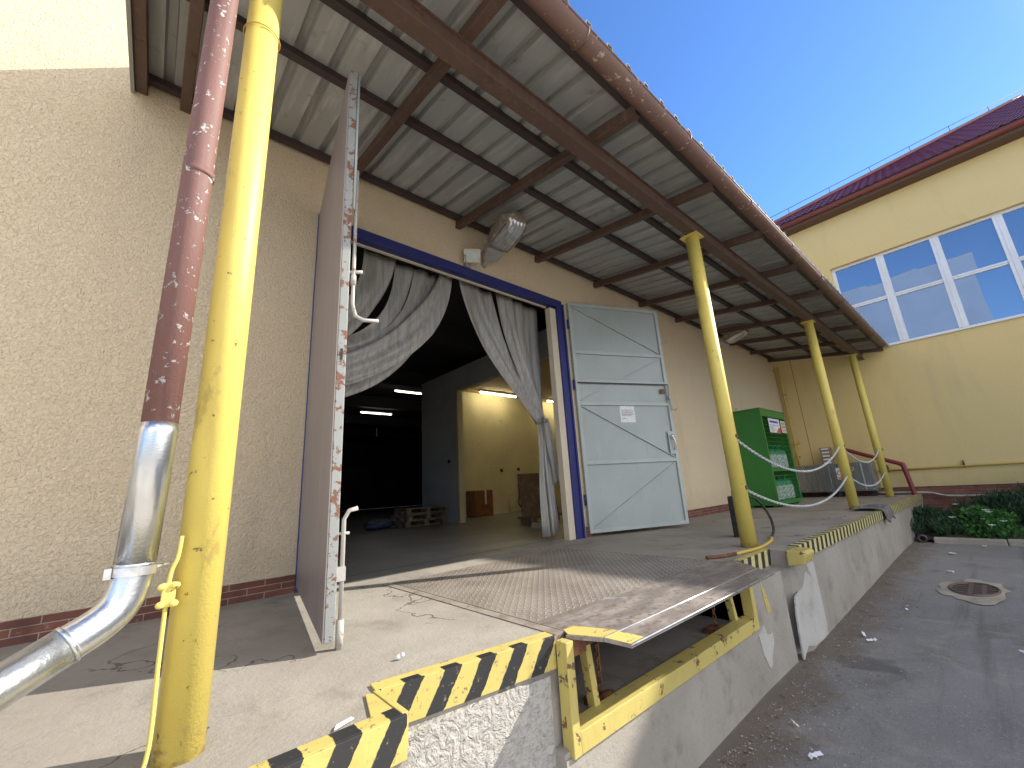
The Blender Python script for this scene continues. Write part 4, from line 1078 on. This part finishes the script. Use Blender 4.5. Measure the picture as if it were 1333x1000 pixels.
b = MB(); b.add([(ex, ey, ez + .0), (ex + 8.75, ey - 8.75, ez + 8.75 * tp), (ex + 17.5, ey, ez)], [(0, 2, 1)]); b.add([(ex, ey - L, ez + .0), (ex + 8.75, ey - 8.75, ez + 8.75 * tp), (ex + 17.5, ey - L, ez)], [(0, 1, 2)]); b.add([(ex + .04, ey, ez - .02), (ex + .04, ey - L, ez - .02), (ex + 8.75, ey - 8.75, ez + 8.75 * tp - .05)], [(0, 1, 2)]); b.add([(ex + 17.5, ey, ez), (ex + 17.5, ey - L, ez), (ex + 8.75, ey - 8.75, ez + 8.75 * tp - .02)], [(0, 1, 2)]); b.build('roof_end', M_TILE, YB, solid=.03)
b = MB(); b.tube([(ex + t, ey - t, ez + t * tp + .34) for t in (0, 2, 4, 6, 8.75)] + [(ex + 8.75, ey - 8.75 - .0, ez + 8.75 * tp + .34)], .012, 5)
for t in [.6 + 1.15 * k for k in range(8)]:
    b.tube([(ex + t, ey - t, ez + t * tp + .1), (ex + t, ey - t, ez + t * tp + .35)], .012, 5)
b.build('lightning_wire', M_IRON, YB)
b = MB(); b.box(BX - .004, BX - .0005, -.512, -.50, .2, 4.6); b.build('wall_joint', M_SOFFIT, YB)

# wall pipes
gp = thing('wall_pipe', 'ochre gas pipe dropping down the corner beside the green cage', 'pipe', (15.45, -.1, 0), 'ochre pipes on the yellow wall')
b = MB(); b.tube(smooth_path([(15.42, .0, 4.06), (15.45, -.07, 4.08), (15.47, -.13, 4.02), (15.48, -.15, 3.9), (15.48, -.15, .95)], 6), .032, 10); b.build('riser', M_YPIPE, gp)
b = MB(); b.tube([(15.46, -.05, 1.62), (15.46, -.30, 1.62)], .026, 8); b.tube([(15.46, -.28, 1.62), (15.46, -.28, 1.7)], .018, 8); b.build('valve', M_YPIPE, gp)
for z in (3.2, 1.2):
    b = MB(); b.box(15.47, 15.599, -.19, -.11, z, z + .03); b.build('bracket', M_RUST, gp)
gp = thing('wall_pipe', 'thin ochre gas pipe running level low on yellow wall', 'pipe', (15.54, -5, .65), 'ochre pipes on the yellow wall')
b = MB(); b.tube([(15.54, -1.98, .64), (15.54, -4.0, .66), (15.54, -9, .66)], .024, 10); b.build('run', M_YPIPE, gp)
for y in (-2.2, -3.66, -6.2):
    b = MB(); b.box(15.53, 15.599, y - .02, y + .02, .69, .73); b.tube([(15.54, y, .62), (15.54, y, .80)], .018, 6); b.build('bracket', M_RUST, gp)
b = MB(); b.tube(smooth_path([(15.5, -1.7, .12), (15.5, -2.0, .06), (15.5, -2.4, .05), (15.52, -2.9, .03), (15.52, -3.3, -.06), (15.52, -4.4, -.05)], 6), .028, 8)
tag(b.build('conduit', M_LAMPBODY), 'grey conduit sagging along the brick plinth', 'conduit')
b = MB(); b.tube(smooth_path([(15.3, -1.22, 1.39), (15.3, -1.8, 1.12), (15.28, -2.42, .85), (15.27, -2.52, .79), (15.26, -2.57, .68), (15.22, -2.66, -.4), (15.22, -2.68, -.72)], 8), .055, 14)
rl = thing('handrail', 'thick maroon tube handrail bent down at end of dock', 'handrail', (15.25, -2, 0))
b.build('tube', M_MAROON, rl); b = MB(); b.tube([(15.3, -1.25, 1.37), (15.3, -1.25, .0)], .05, 12); b.build('stanchion', M_MAROON, rl)

# ---------------------------------------------------------------- planting bed
b = MB(); nu, nv = 10, 40; vs = []
for j in range(nv + 1):
    for i in range(nu + 1):
        x = 12.44 + (15.62 - 12.44) * i / nu; y = -2.74 - 8.5 * j / nv
        vs.append((x, y, -.74 + .16 * math.sin(PI * i / nu) + .04 * math.sin(3 * x + 5 * y)))
b.add(vs, [(j * (nu + 1) + i, j * (nu + 1) + i + 1, (j + 1) * (nu + 1) + i + 1, (j + 1) * (nu + 1) + i) for j in range(nv) for i in range(nu)], True)
b.build('planting_bed', M_SOIL, kind='structure')
KG = 'kerb stones edging the planting bed'
y = -3.02
k0 = None
for i in range(8):
    if k0 is None:
        b = MB(); b.box(-.07, .07, -.99, 0, -.2, .11); k0 = b.build('kerb_stone', M_KERB, bevel=.02); k0.location = (12.36, y, -.81); tag(k0, 'concrete kerb stone edging the shrub bed', 'kerb stone', KG)
    else:
        q = k0.copy(); COL.objects.link(q); q.location = (12.36 + random.uniform(-.012, .012), y, -.81 + random.uniform(-.012, .008))
    y -= 1.0
b = MB()
for a0, a1 in ((0, 1),):
    b.tube([(12.30, -2.86, -.73), (12.46, -2.86, -.73)], .06, 14, cap=False)
po = thing('drain_outlet', 'short clay pipe outlet beside the first kerb stone', 'pipe', (12.35, -2.86, -.75))
b.build('pipe', M_IRON, po, solid=.016); b = MB(); b.tube([(12.44, -2.86, -.73), (12.455, -2.86, -.73)], .056, 14); b.build('hollow', M_BLACK, po)

def foliage(m, c, rad, n, size, flat=.0, seed=1, leafy=False):
    R = random.Random(seed)
    lumps = []
    for _ in range(14):
        a = R.uniform(0, 2 * PI); q = R.uniform(.1, .95)
        lumps.append((c[0] + rad[0] * q * math.cos(a), c[1] + rad[1] * q * math.sin(a), c[2] + rad[2] * R.uniform(.15, .95) * (1 - .5 * q * q), R.uniform(.28, .5)))
    for i in range(n):
        lx, ly, lz, lr = R.choice(lumps)
        d = Vector((R.gauss(0, 1), R.gauss(0, 1), R.gauss(0, .8))).normalized() * (lr * R.random()**.4)
        p = Vector((lx + d.x * rad[0], ly + d.y * rad[1], max(lz + d.z * rad[2] * .9, c[2] - .02)))
        out = Vector((d.x, d.y, abs(d.z) + .5 + R.random())).normalized()
        ax = (out + Vector((R.uniform(-.7, .7), R.uniform(-.7, .7), R.uniform(-.3, .5)))).normalized()
        sd_ = ax.cross(Vector((R.uniform(-1, 1), R.uniform(-1, 1), R.uniform(-1, 1)))).normalized()
        L = size * R.uniform(.6, 1.35); w_ = L * (.42 if leafy else .11)
        nrm = ax.cross(sd_) * (.1 * L)
        if leafy:
            m.add([p, p + ax * L * .5 + sd_ * w_ + nrm, p + ax * L, p + ax * L * .5 - sd_ * w_ + nrm], [(0, 1, 2, 3)])
        else:
            m.add([p - sd_ * w_ * .5, p + sd_ * w_ * .5, p + ax * L * .6 + sd_ * w_ * .9 + nrm, p + ax * L, p + ax * L * .6 - sd_ * w_ * .9 + nrm], [(0, 1, 2, 3, 4)])
    return lumps

def shrub(name, label, c, rad, n, size, m_, seed, leafy, group):
    o = thing(name, label, 'shrub', c, group)
    m = MB(); lum = foliage(m, c, rad, n, size, 0, seed, leafy); m.build('foliage', m_, o, fix=False)
    R = random.Random(seed); b = MB()
    for (x, y, z, r) in lum[:9]:
        b.tube([(c[0] + R.uniform(-.1, .1), c[1] + R.uniform(-.1, .1), c[2] - .06), ((c[0] + x) / 2 + R.uniform(-.06, .06), (c[1] + y) / 2, (c[2] + z) / 2), (x, y, z)], [.018, .012, .005], 5)
    b.build('stem', M_DRYLEAF, o)
    return o, lum
SG = 'dark evergreen shrubs in the bed'
shrub('juniper_shrub', 'low dark juniper tucked against the end of dock', (13.6, -3.0, -.72), (1.0, .55, .42), 5200, .10, M_JUN, 3, False, SG)
shrub('juniper_shrub', 'dark juniper behind the white flowers under gas pipe', (14.5, -4.2, -.70), (.9, .9, .62), 6500, .11, M_JUN, 4, False, SG)
shrub('juniper_shrub', 'tall dark juniper right of the white flowering bush', (14.1, -5.3, -.72), (1.25, .95, 1.02), 9500, .12, M_JUN, 5, False, SG)
shrub('juniper_shrub', 'dark spreading juniper close to the kerb at right edge', (13.1, -5.3, -.74), (.6, .9, .55), 5500, .10, M_JUN, 6, False, SG)
shrub('juniper_shrub', 'farthest right dark juniper mostly outside the picture', (13.9, -7.2, -.72), (1.4, 1.2, 1.2), 5000, .13, M_JUN, 7, False, SG)
sh, lum = shrub('flowering_bush', 'bright green leafy bush with white blossoms beside the kerb', (13.0, -3.75, -.72), (.62, .62, .52), 3600, .075, M_BUSH, 9, True, None)
R = random.Random(5)
for i in range(9):
    lx, ly, lz, lr = R.choice(lum)
    x, y, z = lx - .28 + R.uniform(-.1, .1), ly + R.uniform(-.2, .2), lz + .20 + R.uniform(-.05, .12)
    b = MB()
    for k in range(6):
        a = 2 * PI * k / 6; r = .052
        b.add([(x, y, z), (x + r * math.cos(a - .45) * .8, y + r * math.sin(a - .45) * .8, z + .018), (x + r * 1.25 * math.cos(a), y + r * 1.25 * math.sin(a), z + .022), (x + r * .8 * math.cos(a + .45), y + r * .8 * math.sin(a + .45), z + .018)], [(0, 1, 2, 3)])
    b.build('blossom', M_PETAL, sh, fix=False)

# ---------------------------------------------------------------- yard details
DX, DY = 8.25, -3.66; dz = gz(DX)
dg = thing('storm_drain', 'round cast iron storm drain set in broken concrete in the asphalt', 'drain', (DX, DY, dz))
R = random.Random(2); b = MB(); n = 28; vs = []
for k in range(n):
    a = 2 * PI * k / n; q = 1 + .22 * R.uniform(-1, 1)
    vs.append((DX + .60 * q * math.cos(a), DY + .33 * q * math.sin(a), gz(DX + .62 * math.cos(a)) + .008))
for k in range(n):
    a = 2 * PI * k / n; vs.append((DX + .40 * math.cos(a) + .03, DY + .235 * math.sin(a), gz(DX + .4 * math.cos(a)) + .020))
b.add(vs, [(k, (k + 1) % n, n + (k + 1) % n, n + k) for k in range(n)]); b.build('concrete_collar', M_KERB, dg)
b = MB(); b.add([(DX + .03 + .405 * math.cos(2 * PI * k / n), DY + .24 * math.sin(2 * PI * k / n), dz + .006) for k in range(n)], [tuple(range(n))]); b.build('shaft', M_BLACK, dg)
b = MB(); ring = [(DX + .03 + .385 * math.cos(2 * PI * k / n), DY + .222 * math.sin(2 * PI * k / n), dz + .018) for k in range(n)]; b.tube(ring, .018, 6, closed=True)
for k in range(-2, 3):
    x = DX + .03 + k * .125; hw = .222 * math.sqrt(1 - (k * .125 / .385)**2); b.box(x - .022, x + .022, DY - hw, DY + hw, dz + .008, dz + .026)
for y in (-.09, .03):
    hw = .385 * math.sqrt(1 - (y / .222)**2); b.box(DX + .03 - hw, DX + .03 + hw, DY + y - .02, DY + y + .02, dz + .009, dz + .0245)
b.build('grate', M_IRON, dg)

def scrap(x, y, w_, l, rz, label, m=M_PAPER):
    w_ *= .72; l *= .72
    b = MB(); n = 5; vs = []
    for i in range(n + 1):
        for s in (-1, 1):
            t = i / n - .5; u = t * l; v = s * w_ / 2
            vs.append((x + u * math.cos(rz) - v * math.sin(rz), y + u * math.sin(rz) + v * math.cos(rz), gz(x) + .010 + .018 * abs(math.sin(i * 1.7 + x)) + (.008 if s > 0 else 0)))
    b.add(vs, [(2 * i, 2 * i + 2, 2 * i + 3, 2 * i + 1) for i in range(n)])
    tag(b.build('paper_scrap', m, solid=.0015, fix=False), label, 'paper scrap', 'paper scraps littering the yard')
scrap(3.33, -3.09, .035, .13, -.5, 'pale blue white paper strip nearest the bottom edge')
scrap(3.62, -2.90, .02, .10, .8, 'torn white paper shred by twigs near the dock foot')
scrap(5.75, -2.94, .03, .15, .3, 'white paper shred left of the pair near plaster crumbs')
scrap(5.62, -3.02, .035, .14, -.6, 'white paper shred right of the pair near plaster crumbs')
scrap(10.9, -3.35, .10, .16, .4, 'white paper scrap just in front of the kerb')
scrap(9.3, -3.40, .06, .10, 1.2, 'small white scrap between storm drain and kerb')
scrap(6.9, -3.15, .03, .06, .2, 'tiny white scrap on asphalt left of storm drain')
scrap(6.0, -4.0, .03, .06, .9, 'tiny white scrap on asphalt below the storm drain')
scrap(12.0, -3.72, .05, .07, .9, 'small white scrap touching the kerb stones')
# crumbs and leaves along the foot of the dock
R = random.Random(11); b = MB()
for i in range(3600):
    x = 2.4 + 9 * R.random()**2.3; y = -2.66 - abs(R.gauss(0, .30)) - .01
    s = R.uniform(.002, .009) * (1 if R.random() < .93 else 1.8); z = gz(x)
    b.add([(x + s * R.uniform(-1, 1), y + s * R.uniform(-1, 1), z + s * R.uniform(0, 1.2)) for _ in range(4)], [(0, 1, 2), (0, 1, 3), (1, 2, 3), (0, 2, 3)])
for i in range(500):
    x = 3 + 7 * R.random(); y = -2.8 - 2.0 * R.random(); s = R.uniform(.002, .006); z = gz(x)
    b.add([(x + s * R.uniform(-1, 1), y + s * R.uniform(-1, 1), z + s * R.uniform(0, 1.2)) for _ in range(4)], [(0, 1, 2), (0, 1, 3), (1, 2, 3), (0, 2, 3)])
b.build('rubble', M_LITTER, kind='stuff', fix=False)
b = MB()
for i in range(420):
    x = 2.6 + 7.5 * R.random()**1.5; y = -2.68 - abs(R.gauss(0, .22)); a = R.uniform(0, 2 * PI); l = R.uniform(.02, .08); z = gz(x) + .006
    if R.random() < .6:
        b.tube([(x, y, z), (x + l * .5 * math.cos(a), y + l * .5 * math.sin(a), z + .008), (x + l * math.cos(a + .3), y + l * math.sin(a + .3), z + .004)], .0014, 4)
    else:
        l *= .3; b.add([(x, y, z), (x + l * math.cos(a), y + l * math.sin(a), z + .008), (x + l * 1.2 * math.cos(a + .8), y + l * 1.2 * math.sin(a + .8), z + .002), (x + l * math.cos(a + 1.5), y + l * math.sin(a + 1.5), z + .010)], [(0, 1, 2, 3)])
b.build('litter', M_DRYLEAF, kind='stuff', fix=False)
# small scraps on the platform
b = MB(); b.sphere((1.02, -2.16, .012), .016, 7, 5, (1, .7, .7)); b.sphere((1.035, -2.17, .02), .01, 6, 4); tag(b.build('paper_ball', M_PAPER), 'tiny crumpled white paper on the sunlit platform', 'paper scrap')
b = MB(); b.extrude([(.585, -2.575, .0055), (.66, -2.55, .0055), (.655, -2.535, .0055), (.60, -2.55, .0055)], (0, 0, .004)); tag(b.build('paper_strip', M_PAPER), 'white paper sliver beside the nearest striped edge guard', 'paper scrap')

# pale block of flats across the yard: seen only mirrored in the ribbon window
NB = thing('office_block', 'tall pale blue block across the yard mirrored in the ribbon window', 'building', (-34, 0, 0))
b = MB(); b.box(-40, -28, -7, 14, -1.3, 20.9); b.build('wall', mat('pale_block_render', (.20, .29, .46), .9, 0, [(.4, .4, .7, (.18, .26, .41))]), NB)
b = MB(); b.box(-39.9, -28.1, -6.9, 13.9, 20.901, 21.0); b.build('roof', M_SHEETEND, NB)
